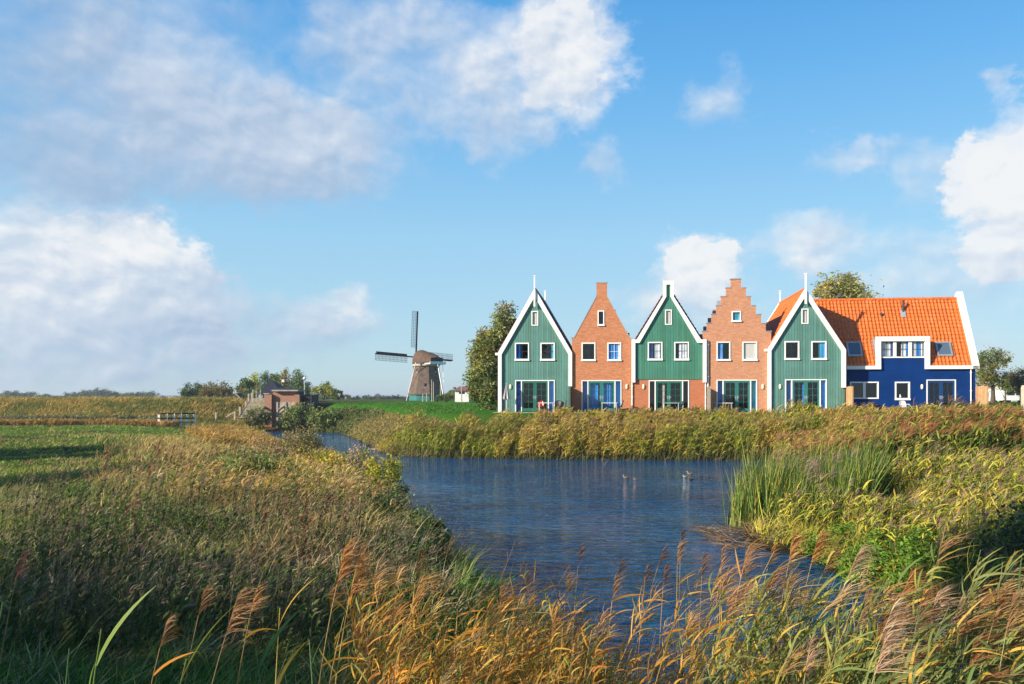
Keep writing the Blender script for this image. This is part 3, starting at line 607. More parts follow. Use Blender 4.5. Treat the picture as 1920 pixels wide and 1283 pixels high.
# --- green boarded gables with pointed white barge boards (first and fifth house of the row)
def pointed(px0, pxr, knL, knR, apex, iapex, kiL, kiR, ixl, ixr, trimR, label, wins, door, lamp, clad, roofm, curt, dcol, cl, cr_, cdo, rearfin, shadeleft):
    F = Fr(px0); root = empty('gable_house', F.loc, -TH, label, 'house', 'row of gabled holiday houses by the pond')
    w = F(pxr, 773)[0]; A = F(*apex); L = F(*knL); R_ = F(*knR); IA = F(*iapex); IL = F(*kiL); IR = F(*kiR); xi, xj = F(ixl, 700)[0], F(ixr, 700)[0]; zt = F(pxr, trimR)[1]
    holes = [F.R(*r) for r in wins]; dr = F.R(*door); dr = (dr[0], dr[1], .06, dr[3])
    out = [(.03, 0), (dr[0], 0), (dr[0], dr[3]), (dr[1], dr[3]), (dr[1], 0), (w-.03, 0), (w-.03, R_[1]-.05), (A[0], A[1]-.12), (.03, L[1]-.05)]
    MB().prism(out, 0, .25, [rect(h) for h in holes]).build('wall', MAT[clad], root)
    lz = F(px0, 0)[0]; zj = F(1003, 675)[1]
    MB().box(.15, w-.15, -.012, -.001, 4.0, 4.035).build('board_joint', MAT[clad], root)
    tm = MB(); strip(tm, [(0, .02), (0, L[1]), A, (w, R_[1]), (w, zt)], [(xi, .02), (xi, IL[1]), IA, (xj, IR[1]), (xj, zt)], -.20, -.002); tm.build('barge_board', MAT['white'], root)
    MB().box(-.22, .04, -.2, .4, L[1]-.22, L[1]-.02).build('gutter_end', MAT['white'], root)
    shell(root, 0, w, L[1], R_[1], DH, 'clad_side', [(.02, 0), (w-.02, 0), (w-.02, R_[1]-.1), (A[0], A[1]-.2), (.02, L[1]-.1)])
    gable_roof(root, -.04, L[1]-.06, A[0], A[1]-.1, w+.04, R_[1]-.06, -.05, DH+.1, roofm)
    rb_ = MB(); strip(rb_, [(-.05, L[1]+.1), (A[0], A[1]+.18), (w+.05, R_[1]+.1)], [(.15, L[1]-.15), (A[0], A[1]-.3), (w-.15, R_[1]-.15)], DH+.12, DH+.28); rb_.build('rear_barge_board', MAT['white'], root)
    fx = A[0]; finial(root, fx, -.26, A[1]-.25, F(apex[0], rearfin[1])[1], F(apex[0], rearfin[2])[1]); finial(root, fx, DH+.2, A[1]+.05, A[1]+1.05)
    for k, h in enumerate(holes): window(root, h, .09 if k else .08, k > 0, curt[k][0], curt[k][1], mcol='dark_metal', inner=None if k else 'dark_metal')
    doors(root, dr, dcol, True, .125, cl, cr_, cdo)
    lx, lz = F(*lamp); wall_lamp(root, lx, lz)
    return root, F, w
h1, F1, w1_ = pointed(934.4, 1072.8, (934.4,661.4), (1072.8,661.4), (1002.8,541), (1002.8,557), (941,665), (1066,665), 941, 1066, 724.5,
    'sea-green boarded gable house with white finial, leftmost of the row beside the windblown tree',
    [(996.5,583.5,1009.3,610.8), (965.5,643,992.2,675.2), (1013.4,643,1040.2,675.2)], (966,713,1040.2,773), (957.3,725.5), 'clad_sea', 'tile_dark',
    [([(0, 1, 'blind')], None), ([(0, .4, 'curtain_deep')], (2, 2)), ([(.78, 1, 'curtain_teal')], (2, 2))], 'door_green', 'curtain_deep', 'curtain_blue', [], (26, 518, 576), True)
pipe(h1, w1_-.07, 0, F1(1070, 724.5)[1]-.02)
h5, F5, w5_ = pointed(1438.8, 1585, (1438.8,654), (1585,656), (1509.2,541), (1509.2,556), (1445.5,658), (1577.5,659), 1445.5, 1577.5, 727,
    'sea-green boarded gable house between the stepped brick gable and the blue house',
    [(1502.6,579,1515.8,607.5), (1470.8,640,1498.7,673.8), (1521,640,1549.6,673.8)], (1472,711.5,1550.3,773), (1462.6,725.2), 'clad_sea', 'tile_orange',
    [([(0, 1, 'blind')], None), ([], (2, 2)), ([(.5, .78, 'curtain_teal'), (.78, 1, 'curtain_blue')], (1, 1))], 'door_sea', 'curtain_deep', 'curtain_blue', [(0, .12, 'curtain_blue'), (.4, .5, 'curtain_blue')], (25, 513.5, 571), True)
# --- brick gable with a chimney-like top
def boxdoor(F, door): r = F.R(*door); return (r[0], r[1], .06, r[3])
F2 = Fr(1072.2); h2 = empty('gable_house', F2.loc, -TH, 'orange brick gable house with a chimney-shaped top and royal blue curtains', 'house', 'row of gabled holiday houses by the pond')
o2 = [F2(*p) for p in ((1187.6,636),(1180.4,633.5),(1138.3,556),(1138.3,531),(1118.4,531),(1118.4,556),(1076.5,633.5),(1072.2,635))]; w2_ = F2(1187.6, 700)[0]
d2 = boxdoor(F2, (1090.4,713.2,1165.2,773)); hol2 = [F2.R(1120.6,582.6,1133,610), F2.R(1090.4,642.7,1116.5,676), F2.R(1138.8,642.7,1164.7,676)]
MB().prism([(.01, 0), (d2[0], 0), (d2[0], d2[3]), (d2[1], d2[3]), (d2[1], 0), (w2_, 0)]+[(min(w2_, max(.01, a)), b) for a, b in o2], 0, .25, [rect(h) for h in hol2]).build('wall', MAT['brick'], h2)
cp = MB(); cx0, cz = F2(1118.4, 531); cx1 = F2(1138.3, 531)[0]; cp.box(cx0-.05, cx1+.05, -.04, .30, cz+.001, cz+.07); cp.box(-.1, .22, -.04, .3, o2[-2][1]-.02, o2[-2][1]+.05)
for a, b in ((o2[1], o2[2]), (o2[6], o2[5])): cp.bar((a[0], .125, a[1]+.02), (b[0], .125, b[1]+.02), .3, .05)
cp.build('coping', MAT['lead'], h2)
zsh = o2[1][1]; shell(h2, 0, w2_, zsh, zsh, DH, 'brick', [(.02, 0), (w2_-.02, 0), (w2_-.02, zsh-.3), (w2_/2, zsh+3.9), (.02, zsh-.3)])
gable_roof(h2, .05, zsh-.45, w2_/2, zsh+3.6, w2_-.05, zsh-.45, .27, DH, 'tile_red')
MB().tube((w2_*.70, 3.5, zsh+1.2), (w2_*.70, 3.5, zsh+2.55), .09).build('flue', MAT['zinc'], h2); MB().tube((w2_-.35, 1.0, zsh-.4), (w2_-.35, 1.0, zsh+.45), .07).build('flue', MAT['dark_metal'], h2)
window(h2, hol2[0], .08, True, [], None, inner='dark_metal'); window(h2, hol2[1], .09, True, [], (2, 2), mcol='dark_metal'); window(h2, hol2[2], .09, True, [(0, .78, 'curtain_blue'), (.78, 1, 'curtain_white')], (2, 2))
doors(h2, d2, 'door_sea', True, .125, 'curtain_deep', 'curtain_blue', [(.02, .4, 'curtain_blue'), (.55, .9, 'curtain_blue')])
wall_lamp(h2, *F2(1175.3, 725.2))
# --- green boarded gable on a brick ground floor with white chimney-shaped trim
F3 = Fr(1184); h3 = empty('gable_house', F3.loc, -TH, 'bright green boarded gable house standing on a red brick ground floor', 'house', 'row of gabled holiday houses by the pond')
w3_ = F3(1324.3, 700)[0]; zc3 = F3(1250, 711.6)[1]; d3 = boxdoor(F3, (1216.3,713.2,1292,773)); hol3 = [F3.R(1246.7,581,1259.4,609.4), F3.R(1214.4,641.5,1242,674.8), F3.R(1264,641.5,1291.6,674.8)]
T3o = [F3(*p) for p in ((1184,717.4),(1184,637),(1193.5,637),(1242.5,557),(1242.5,527.6),(1263,527.6),(1263,557),(1314,637),(1324.3,637),(1324.3,717.4))]
T3i = [F3(*p) for p in ((1191,717.4),(1191,643.5),(1199,643.5),(1249,557),(1249,534.5),(1256.8,534.5),(1256.8,557),(1307.5,643.5),(1317.4,643.5),(1317.4,717.4))]
MB().prism([(.03, 0), (d3[0], 0), (d3[0], d3[3]), (d3[1], d3[3]), (d3[1], 0), (w3_-.03, 0), (w3_-.03, zc3), (.03, zc3)], 0, .25).build('brick_wall', MAT['brick_red'], h3)
up = [(.03, zc3+.001), (w3_-.03, zc3+.001)]+[(min(w3_-.03, max(.03, a)), b-.03) for a, b in T3o[8:0:-1]]
MB().prism(up, -.06, .25, [rect(h) for h in hol3]).build('wall', MAT['clad_green'], h3)
MB().box(.2, w3_-.2, -.072, -.061, 4.0, 4.035).build('board_joint', MAT['clad_green'], h3)
tm = MB(); strip(tm, T3o, T3i, -.24, -.062); tm.build('barge_board', MAT['white'], h3)
zsh = T3o[2][1]; shell(h3, 0, w3_, zsh, zsh, DH, 'clad_side', [(.02, 0), (w3_-.02, 0), (w3_-.02, zsh-.3), (w3_/2, zsh+4.2), (.02, zsh-.3)])
gable_roof(h3, .1, zsh-.35, w3_/2, zsh+4.1, w3_-.1, zsh-.35, .27, DH, 'tile_dark')
for k, h in enumerate(hol3): 
    ww = window(h3, h, .08 if k == 0 else .09, k > 0, ([(0, 1, 'blind')], [(.45, .95, 'curtain_white'), (0, .3, 'curtain_deep')], [(.3, .95, 'curtain_white')])[k], None if k == 0 else (2, 2), inner='dark_metal', mcol='dark_metal'); ww.location.y = -.06
doors(h3, d3, 'door_green', True, .125, None, None, [(.28, .34, 'blind'), (0.02, .05, 'blind')])
wall_lamp(h3, *F3(1206.7, 725.2)); pipe(h3, .05, 0, F3(1187, 717.4)[1]-.02, 'white'); pipe(h3, w3_-.06, 0, F3(1187, 717.4)[1]-.02, 'white')
# --- stepped brick gable
F4 = Fr(1325.2); h4 = empty('gable_house', F4.loc, -TH, 'pale orange brick house with a stepped gable and one tiny square window', 'house', 'row of gabled holiday houses by the pond')
st = [((1370.6,1389.3),523.8),((1361.7,1398.7),540.2),((1352.4,1407.8),556.6),((1343.5,1417.2),573.6),((1334.4,1427.2),590),((1325.5,1435.8),606.8),((1317.5,1446),622)]
w4_ = F4(1442.5, 700)[0]; d4 = boxdoor(F4, (1343.5,712.3,1419.7,773)); hol4 = [F4.R(1371.8,583.7,1389.4,602.6), F4.R(1343.5,641,1369.4,675.5), F4.R(1392,641,1419.7,675.5)]
SL = [F4(a, y) for (a, b), y in st]; SR = [F4(b, y) for (a, b), y in st]
pr = [(.01, 0), (d4[0], 0), (d4[0], d4[3]), (d4[1], d4[3]), (d4[1], 0), (w4_, 0), (w4_, SR[6][1]-.9), (SR[6][0], SR[6][1]-.9)]
for k in range(6, -1, -1): pr.append((SR[k][0], SR[k][1])); (pr.append((SR[k-1][0], SR[k][1])) if k else None)
for k in range(7): pr.append((SL[k][0], SL[k][1])); (pr.append((SL[k][0], SL[k+1][1])) if k < 6 else None)
pr += [(SL[6][0], SL[6][1]-.6), (.01, SL[6][1]-.6)]
MB().prism(pr, 0, .3, [rect(h) for h in hol4]).build('wall', MAT['brick_pale'], h4)
cp = MB()
for k in range(7):
    if k == 0: cp.box(SL[0][0]-.05, SR[0][0]+.05, -.04, .34, SL[0][1]+.001, SL[0][1]+.06)
    else:
        cp.box(SL[k][0]-.05, SL[k-1][0]-.002, -.04, .34, SL[k][1]+.001, SL[k][1]+.06); cp.box(SR[k-1][0]+.002, SR[k][0]+.05, -.04, .34, SR[k][1]+.001, SR[k][1]+.06)
cp.build('coping', MAT['lead'], h4)
rs = MB(); yr = 3.1
for k in range(2, 7): 
    rs.box(SL[k][0]+.08, SL[k][0]+.62, yr, yr+.45, SL[k][1]-1.2, SL[k][1]+.04); rs.box(SR[k][0]-.62, SR[k][0]-.08, yr, yr+.45, SR[k][1]-1.2, SR[k][1]+.04)
rs.build('step_flashing', MAT['lead'], h4)
zsh = SL[6][1]-.5; shell(h4, 0, w4_, zsh, zsh, DH, 'brick', [(.02, 0), (w4_-.02, 0), (w4_-.02, zsh-.3), (w4_/2, zsh+3.7), (.02, zsh-.3)])
gable_roof(h4, .1, zsh-.2, w4_/2, zsh+3.75, w4_-.1, zsh-.2, .31, DH, 'tile_red')
window(h4, hol4[0], .08, True, [(0, 1, 'curtain_teal')], None); window(h4, hol4[1], .08, True, [(0, .45, 'curtain_blue'), (.28, .34, 'curtain_white')], None); window(h4, hol4[2], .08, True, [(0, 1, 'blind')], None)
doors(h4, d4, 'door_sea', True, .125, 'curtain_deep', 'curtain_teal', [(.93, 1, 'curtain_teal')])
wall_lamp(h4, *F4(1430.2, 725.2)); pipe(h4, .09, 0, F4(1326, 640)[1], 'white')
# --- wide blue house with an orange roof
B = 1.3; F6 = Fr(1586, B); h6 = empty('wide_house', F6.loc, -TH, 'low royal blue house with a broad orange tiled roof, right end of the row', 'house')
w6 = F6(1829, 700)[0]; ze = F6(1700, 690)[1]; DL, DR = F6(1646, 650)[0], F6(1737.5, 650)[0]; ztop = F6(1690, 634)[1]
d6 = boxdoor(F6, (1737,712,1792,773)); hol = [F6.R(1593.7,716,1647.3,748), F6.R(1677.8,716,1706,749), F6.R(1649,639,1735,671)]
MB().prism([(.0, 0), (d6[0], 0), (d6[0], d6[3]), (d6[1], d6[3]), (d6[1], 0), (w6, 0), (w6, ze), (DR, ze), (DR, ztop), (DL, ztop), (DL, ze), (0, ze)], 0, .25, [rect(h) for h in hol]).build('wall', MAT['blue_wall'], h6)
a = lambda x, y: F6(x, y)
tr_ = MB(); zf0, zf1 = a(1700, 692.5)[1], a(1700, 686)[1]; xa, xb, xc_, xd = a(1641.5, 0)[0], a(1650.6, 0)[0], a(1733.6, 0)[0], a(1742.2, 0)[0]; zt1, zt0 = a(1690, 631.3)[1], a(1690, 640)[1]
tr_.box(0.02, xb, -.22, -.002, zf0, zf1); tr_.box(xc_, w6+.15, -.22, -.002, zf0, zf1); tr_.box(xa, xb, -.2, -.004, zf1+.001, zt0-.001); tr_.box(xc_, xd, -.2, -.004, zf1+.001, zt0-.001); tr_.box(xa, xd, -.2, -.004, zt0, zt1)
tr_.build('fascia', MAT['white'], h6)
PH = math.atan2(5.35, 2.85); rz_ = 5.35; rd = 2.85; zr0 = zf1-.02
RD = 2*rd+.3
# roof: front slope split round the dormer
mb = MB(); sl = math.hypot(rd, rz_); vdir = (0, rd, rz_); fr_ = (ztop-zr0)/rz_
xr_end = w6-.05
pantiles(mb, (-.3, -.02, zr0), (1, 0, 0), vdir, DL+.3-.12, sl*fr_); pantiles(mb, (DR+.12, -.02, zr0), (1, 0, 0), vdir, xr_end-DR-.12, sl*fr_)
pantiles(mb, (-2.6, -.02+rd*fr_, zr0+rz_*fr_), (1, 0, 0), vdir, xr_end+2.6, sl*(1-fr_))
pantiles(mb, (-.3, -.02+2*rd, zr0), (1, 0, 0), (0, -rd, rz_), xr_end+.3, sl)
n_ = 32
for k in range(n_): mb.tube((-2.6+(xr_end+2.6)*k/n_, rd, zr0+rz_+.04), (-2.6+(xr_end+2.6)*(k+1)/n_-.01, rd, zr0+rz_+.06), .12, .14, 8)
mb.build('roof', MAT['tile_orange'], h6)
dm = MB(); yd = rd*fr_+.02
dm.add([(DL-.06, 0, zf1), (DL-.06, yd, ztop+.02), (DL-.06, 0, ztop+.02)], [(0, 1, 2)]); dm.add([(DL-.10, -.01, zf1), (DL-.22, .05, zf1+.02), (DL-.22, yd, ztop+.1), (DL-.06, yd, ztop+.02)], [(0, 1, 2, 3)])
dm.add([(DR+.06, 0, zf1), (DR+.06, yd, ztop+.02), (DR+.06, 0, ztop+.02)], [(0, 2, 1)]); dm.box(DL-.1, DR+.1, -.1, yd+.05, ztop+.02, ztop+.08)
dm.build('dormer', MAT['lead'], h6)
x0, x1, z0, z1 = hol[2]; dw = (x1-x0)/3
for k in range(3): window(h6, (x0+k*dw+(.012 if k else 0), x0+(k+1)*dw-(0 if k == 2 else .012), z0, z1), .10, False, ([(.15, .5, 'curtain_white'), (.55, .8, 'curtain_white'), (.82, 1, 'curtain_deep')], [(.45, .8, 'curtain_white'), (.8, 1, 'curtain_blue')], [(.1, .42, 'curtain_white'), (.45, .75, 'curtain_blue'), (.78, .95, 'curtain_white')])[k], (2, 2), inner='dark_metal', mcol='dark_metal')
x0, x1, z0, z1 = hol[0]; xm = (x0+x1)/2; window(h6, (x0, xm-.005, z0, z1), .09, False, [], (1, 1)); window(h6, (xm+.005, x1, z0, z1), .09, False, [], (1, 1)); window(h6, hol[1], .10, True, [], (1, 1))
vz = hol[1]; MB().lathe([(.05, vz[2]+.12), (.09, vz[2]+.2), (.04, vz[2]+.34), (.05, vz[2]+.38)], 10, ((vz[0]+vz[1])/2-.1, .18)).build('vase', MAT['plaster_white'], h6)
doors(h6, d6, 'door_blue', False, cd=[(.03, .1, 'blind')]); wall_lamp(h6, *F6(1728.6, 725.5)); pipe(h6, F6(1819.7, 0)[0], 0, zf0, 'white')
# right-hand raking board
rk = MB(); w_ = w6+.02
rk.add([(w_-.28, -.22, zf0), (w_+.17, -.22, zf0), (w_+.17, -.22, zf1+.1), (w_-.28, -.22, zf1+.1)], [(0, 1, 2, 3)])
P1 = Vector((0, -.22, zf1-.05)); P2 = Vector((0, rd, zr0+rz_+.55)); nrm = Vector((0, -rz_, rd)).normalized()*.28
for sgn, (yy0, yy1) in ((1, (P1, P2)),):
    vs = [Vector((w_-.28, 0, 0))+p for p in (yy0+nrm*.2, yy1+nrm*.2)]+[Vector((w_+.17, 0, 0))+p for p in (yy1+nrm*.2, yy0+nrm*.2)]
    lo = [v-nrm*1.2 for v in vs]; rk.add(vs+lo, [(3, 2, 1, 0), (4, 5, 6, 7), (0, 1, 5, 4), (1, 2, 6, 5), (2, 3, 7, 6), (3, 0, 4, 7)])
P1b = Vector((0, 2*rd+.2, zf1-.05)); nb_ = Vector((0, rz_, rd)).normalized()*.28
vs = [Vector((w_-.28, 0, 0))+p for p in (P2+Vector((0, .3, 0))-nb_*.3, P1b)]+[Vector((w_+.17, 0, 0))+p for p in (P1b, P2+Vector((0, .3, 0))-nb_*.3)]
lo = [v-nb_ for v in vs]; rk.add(vs+lo, [(3, 2, 1, 0), (4, 5, 6, 7), (0, 1, 5, 4), (1, 2, 6, 5), (2, 3, 7, 6), (3, 0, 4, 7)])
rk.build('barge_board', MAT['white'], h6)
sw_ = MB(); sw_.add([(w6-.25, .26, 0), (w6-.25, 2*rd, 0), (w6-.25, 2*rd, ze), (w6-.25, rd, ze+rz_-.1), (w6-.25, .26, ze), (w6, .26, 0), (w6, 2*rd, 0), (w6, 2*rd, ze), (w6, rd, ze+rz_-.1), (w6, .26, ze)], [(0, 1, 2, 3, 4), (9, 8, 7, 6, 5), (0, 5, 6, 1), (1, 6, 7, 2), (2, 7, 8, 3), (3, 8, 9, 4), (4, 9, 5, 0)])
sw_.box(0, w6-.26, 2*rd-.25, 2*rd-.01, 0, ze-.02); sw_.build('side_wall', MAT['blue_wall'], h6)
fl_ = MB(); fl_.box(.02, w6-.27, .27, 2*rd-.27, 2.6, 2.75); fl_.box(.02, w6-.27, .27, 2*rd-.27, -.02, .03); fl_.box(.02, w6-.27, 2.6, 2.7, .05, 2.55); fl_.box(DL-.05, DR+.05, 2.0, 2.1, 2.8, ztop-.05); fl_.build('floor', MAT['inside'], h6)
def on_roof(px, py):
    # point on the front slope seen at this place
    k = 0.0
    for _ in range(20):
        Fk = Fr(1586, B+k); Fk.s0 = F6.s0; s = FS(px, B+k)-F6.s0; z = FZ(px, py, B+k); k = max(0, (z-zr0)/rz_*rd)
    return s, k, z
sn_ = Vector((0, -rz_, rd)).normalized(); sv_ = Vector((0, rd, rz_)).normalized()
for (pl, pt, pr_, pb, cm) in ((1589.5,643,1612.5,670,'curtain_teal'), (1757,643,1780.5,669.5,'glass')):
    s0_, k0, z0_ = on_roof(pl, pb); s1_, k1, z1_ = on_roof(pr_, pt); L_ = math.hypot(k1-k0, z1_-z0_)
    rt = MB(); o_ = Vector((s0_, k0-.02, z0_)); Ux = Vector((1, 0, 0)); ww = s1_-s0_
    def bx_(u0, u1, v0, v1, n0, n1, mb_): 
        vs = [o_+Ux*u+sv_*v+sn_*n for n in (n0, n1) for u, v in ((u0, v0), (u1, v0), (u1, v1), (u0, v1))]
        mb_.add(vs, [(3,2,1,0), (4,5,6,7), (0,1,5,4), (1,2,6,5), (2,3,7,6), (3,0,4,7)])
    for u0, u1, v0, v1 in ((0, .11, 0, L_), (ww-.11, ww, 0, L_), (.11, ww-.11, L_-.11, L_), (.11, ww-.11, 0, .14)): bx_(u0, u1, v0, v1, .0, .17, rt)
    sk = rt.build('skylight', MAT['zinc'], h6); pn = MB(); bx_(.11, ww-.11, .14, L_-.11, .10, .13, pn); pn.build('pane', MAT['glass_roof'] if 'glass_roof' in MAT else mat('glass_roof', (.09, .13, .17), .06, .9), sk)
s_, k_, z_ = on_roof(1692.5, 585); vp = MB(); vp.tube((s_, k_-.1, z_), (s_, k_-.1, z_+.85), .075, n=10).tube((s_, k_-.1, z_+.8), (s_, k_-.1, z_+.9), .1, n=10); vp.build('roof_vent', MAT['dark_metal'], h6)
MB().bar((s_-.03, k_-.34, z_-.45), (s_-.03, k_-.06, z_+.1), .36, .04).build('vent_flashing', MAT['lead'], h6)
s_, k_, z_ = on_roof(1651, 592); MB().tube((s_, k_-.15, z_), (s_, k_-.15, z_+.22), .09).build('roof_vent', MAT['dark_metal'], h6)
# --- timber screens standing out from the walls between terraces
def screen(px, label, m, d0=0, L=1.9, Ht=1.97, name='timber_screen', col2=None):
    s = FS(px, d0); root = empty(name, FP(s, d0), -TH, label, 'screen')
    mb = MB(); nb2 = int(L/.14)
    for k in range(nb2): mb.box(-.025, .025, -.03-L*(k+1)/nb2+.006, -.03-L*k/nb2, .04, Ht)
    mb.build('panel', MAT[m], root)
    p = MB(); [p.box(-.045, .045, y-.045, y+.045, -.2, Ht+.04) for y in (-L-.08, -L/2)]; p.build('post', MAT[col2 or m], root); return root
screen(1072, 'timber screen with its shaded side coloured dark, standing between the leftmost green house and its brick neighbour', 'wood_dark', col2='wood_dark')  # side in view lies in shade; that darkness is put into the wood colour
screen(1326, 'thin timber screen beside the stepped brick house, under the white trim of the green one', 'wood_grey')
screen(1586.5, 'tan timber screen between the green gable and the blue house', 'wood_new', 0, 1.7)
screen(1829.5, 'tan timber screen standing off the right end of the blue house', 'wood_new', B, 1.9, 2.0)
# --- terrace paving
tp = MB(); tp.box(-.1, FS(1830, B)-FS(934.4), -2.3, -.01, -.1, .03); o = tp.build('terrace', MAT['paving']); o.location = FP(FS(934.4)); o.rotation_euler = (0, 0, -TH); tag(o, kind='structure')
# --- garden furniture
def onp(px, d, z=.03): p = FP(FS(px, d), d); p.z += z; return p
def parasol(p):
    root = empty('parasol', p, 0, 'folded grey and maroon parasol on a thin pole before the leftmost green house', 'parasol')
    MB().tube((0, 0, .05), (0, 0, 2.25), .022).build('pole', MAT['plastic_white'], root)
    MB().lathe([(.26, 0), (.26, .06), (.08, .1), (.04, .25)], 16).build('base', MAT['concrete'], root)
    n = 16; vs = []; fs = []; pr_ = [(.03, 2.2), (.09, 1.9), (.16, 1.5), (.25, 1.12), (.23, 1.0)]
    for r, z in pr_:
        for i in range(n): a = 2*math.pi*i/n; rr = r*(1.25 if i % 2 else .7); vs.append((rr*math.cos(a), rr*math.sin(a), z))
    for k in range(4): fs += [(k*n+i, k*n+(i+1) % n, (k+1)*n+(i+1) % n, (k+1)*n+i) for i in range(n)]
    m = MB(); 
    m.add(vs, fs); m.m = [(1 if (j % n)//2 % 4 == 1 else 0) for j in range(len(fs))]; m.build('canopy', [MAT['cloth_grey'], MAT['cloth_dark']], root)
parasol(onp(949.5, -.8))
def table(p, label, w=1.25, d=.75, m='plastic_white'):
    root = empty('garden_table', p, -TH, label, 'table', 'garden tables on the terraces')
    MB().box(-w/2, w/2, -d/2, d/2, .70, .74).build('table_top', MAT[m], root, bevel=.01)
    for a in (-1, 1):
        for b_ in (-1, 1): MB().tube((a*(w/2-.07), b_*(d/2-.07), 0), (a*(w/2-.08), b_*(d/2-.08), .70), .022).build('leg', MAT['steel'], root)
def chair(p, rz, label, m='plastic_dark', group='garden chairs on the terraces'):
    root = empty('garden_chair', p, rz, label, 'chair', group)
    s_ = MB(); s_.box(-.24, .24, -.23, .23, .40, .44); s_.build('seat', MAT[m], root, bevel=.012)
    bk = MB(); vs = []
    for j in range(6):
        t = j/5; 
        for i in range(7): a = (i-3)/3; vs.append((a*(.25-.03*t), .22+.16*t-.05*a*a, .44+.48*t-(.05*a*a if j == 5 else 0)))
    fs = [(j*7+i, j*7+i+1, (j+1)*7+i+1, (j+1)*7+i) for j in range(5) for i in range(6)]; nv = len(vs)
    vs += [(x, y+.025, z) for x, y, z in vs]; fs += [tuple(k+nv for k in f[::-1]) for f in fs]
    edge = [i for i in range(7)]+[j*7+6 for j in range(1, 6)]+[35+i for i in range(5, -1, -1)]+[j*7 for j in range(4, 0, -1)]
    fs += [(edge[k], edge[(k+1) % len(edge)]+0, edge[(k+1) % len(edge)]+nv, edge[k]+nv) for k in range(len(edge))]
    bk.add(vs, fs).build('backrest', MAT[m], root, True)
    for a in (-1, 1):
        for b_ in (-1, 1): MB().tube((a*.25, b_*.25, 0), (a*.21, b_*.2, .41), .018, .022).build('leg', MAT[m], root)
        MB().box(a*.25-.025, a*.25+.025, -.2, .25, .62, .65).tube((a*.25, -.18, .42), (a*.25, -.18, .63), .016).build('armrest', MAT[m], root)
table(onp(1024.5, -1.0), 'white garden table in front of the dark green doors of the leftmost house')
chair(onp(1053.5, -1.0), -1.4, 'dark grey garden chair at the right end of the table of the leftmost house')
chair(onp(1045.5, -.4), -.3, 'dark chair by the wall behind the table of the leftmost house')
chair(onp(1014.5, -.35), .2, 'red chair standing behind the white table of the leftmost house', 'car_red')
table(onp(1142.5, -1.0), 'white garden table in front of the blue-curtained doors of the brick house')
chair(onp(1160.5, -.9), -1.5, 'black garden chair beside the white table of the brick house')
table(onp(1258, -1.0), 'grey garden table in front of the green doors over the brick ground floor', m='cloth_grey')
chair(onp(1273, -.9), -1.5, 'dark chair beside the grey table of the bright green house')
table(onp(1357, -1.0), 'low white garden table half hidden by reeds before the stepped gable house')
chair(onp(1696, .4), .1, 'white garden chair under the single window of the blue wall', 'plastic_white')
#@@MILL
# ------------------------------------------------------------------ windmill (about 200 m away)
def zz_(py, Yv): return EYE-(py-HY)/F_*Yv
MY = 200.0; mx_ = (799-960)/F_*MY; gzm = 3.1
mill = empty('windmill', (mx_, MY, gzm), 0, 'thatched brown windmill with dark lattice sails rising behind the green dyke', 'windmill')
def octo(mb, r0, z0, r1, z1, rot=.30, bulge=0):
    n = 8; prof = [(r0, z0), (r0*.62+r1*.38-bulge, z0+(z1-z0)*.35), (r0*.3+r1*.7-bulge*.8, z0+(z1-z0)*.7), (r1, z1)]
    vs = [(r*math.cos(2*math.pi*i/n+rot), r*math.sin(2*math.pi*i/n+rot), z) for r, z in prof for i in range(n)]
    fs = [(k*n+i, k*n+(i+1) % n, (k+1)*n+(i+1) % n, (k+1)*n+i) for k in range(3) for i in range(n)]+[tuple(range(n))[::-1], tuple(range(3*n, 4*n))]; mb.add(vs, fs)
m = MB(); octo(m, 4.15, -.2, 4.1, 1.6); m.build('base_wall', MAT['mill_green'], mill)
m = MB(); octo(m, 4.55, 1.45, 3.1, 8.3, bulge=.25); m.build('tower', MAT['thatch'], mill)
m = MB(); m.lathe([(3.15, 8.25), (3.4, 8.35), (3.4, 8.72), (3.2, 8.8)], 16); m.build('cap_ring', MAT['wood_pale'], mill)
AXR = math.radians(40)       # rotor axis points away from the pond, to the left
ax = Vector((-math.sin(AXR), math.cos(AXR), 0)); lt = Vector((math.cos(AXR), math.sin(AXR), 0))
secs = [(-4.2, 1.5, 1.6, .7), (-3.1, 2.4, 2.3, .2), (-1.6, 3.0, 2.8, 0), (.4, 3.1, 3.2, 0), (1.8, 2.8, 3.6, .05), (2.6, 2.3, 3.55, .1), (3.0, 2.0, 3.0, .2)]
vs = []; n = 12
for a_, wd, hh_, lo_ in secs:
    for i in range(n):
        t = math.pi*i/(n-1); vs.append(ax*a_+lt*(wd*math.cos(t))+Vector((0, 0, 8.75+lo_+(hh_-lo_)*math.sin(t)**.8)))
fs = [(k*n+i, k*n+i+1, (k+1)*n+i+1, (k+1)*n+i) for k in range(len(secs)-1) for i in range(n-1)]+[(k*n, (k+1)*n, (k+1)*n+n-1, k*n+n-1) for k in range(len(secs)-1)]+[tuple(range(n)), tuple(range((len(secs)-1)*n, len(secs)*n))[::-1]]
cap = MB().add(vs, fs).build('cap', MAT['thatch_cap'], mill, True)
m = MB(); c0 = ax*-4.5
for s0__, s1__ in ((-1.7, 1.7),): m.bar(c0+lt*s0__+Vector((0, 0, 9.6)), c0+lt*s1__+Vector((0, 0, 9.6)), .12, 1.3); 
m.build('cap_door', MAT['mill_dark'], cap)
m = MB()
for zz in (8.8, 9.15): m.bar(ax*-5.0+lt*-2.3+Vector((0, 0, zz)), ax*-5.0+lt*2.3+Vector((0, 0, zz)), .15, .3)
for s_ in (-2.2, 2.2): m.bar(ax*-5.0+lt*s_+Vector((0, 0, 8.8)), ax*-2.0+lt*s_+Vector((0, 0, 8.8)), .2, .3)
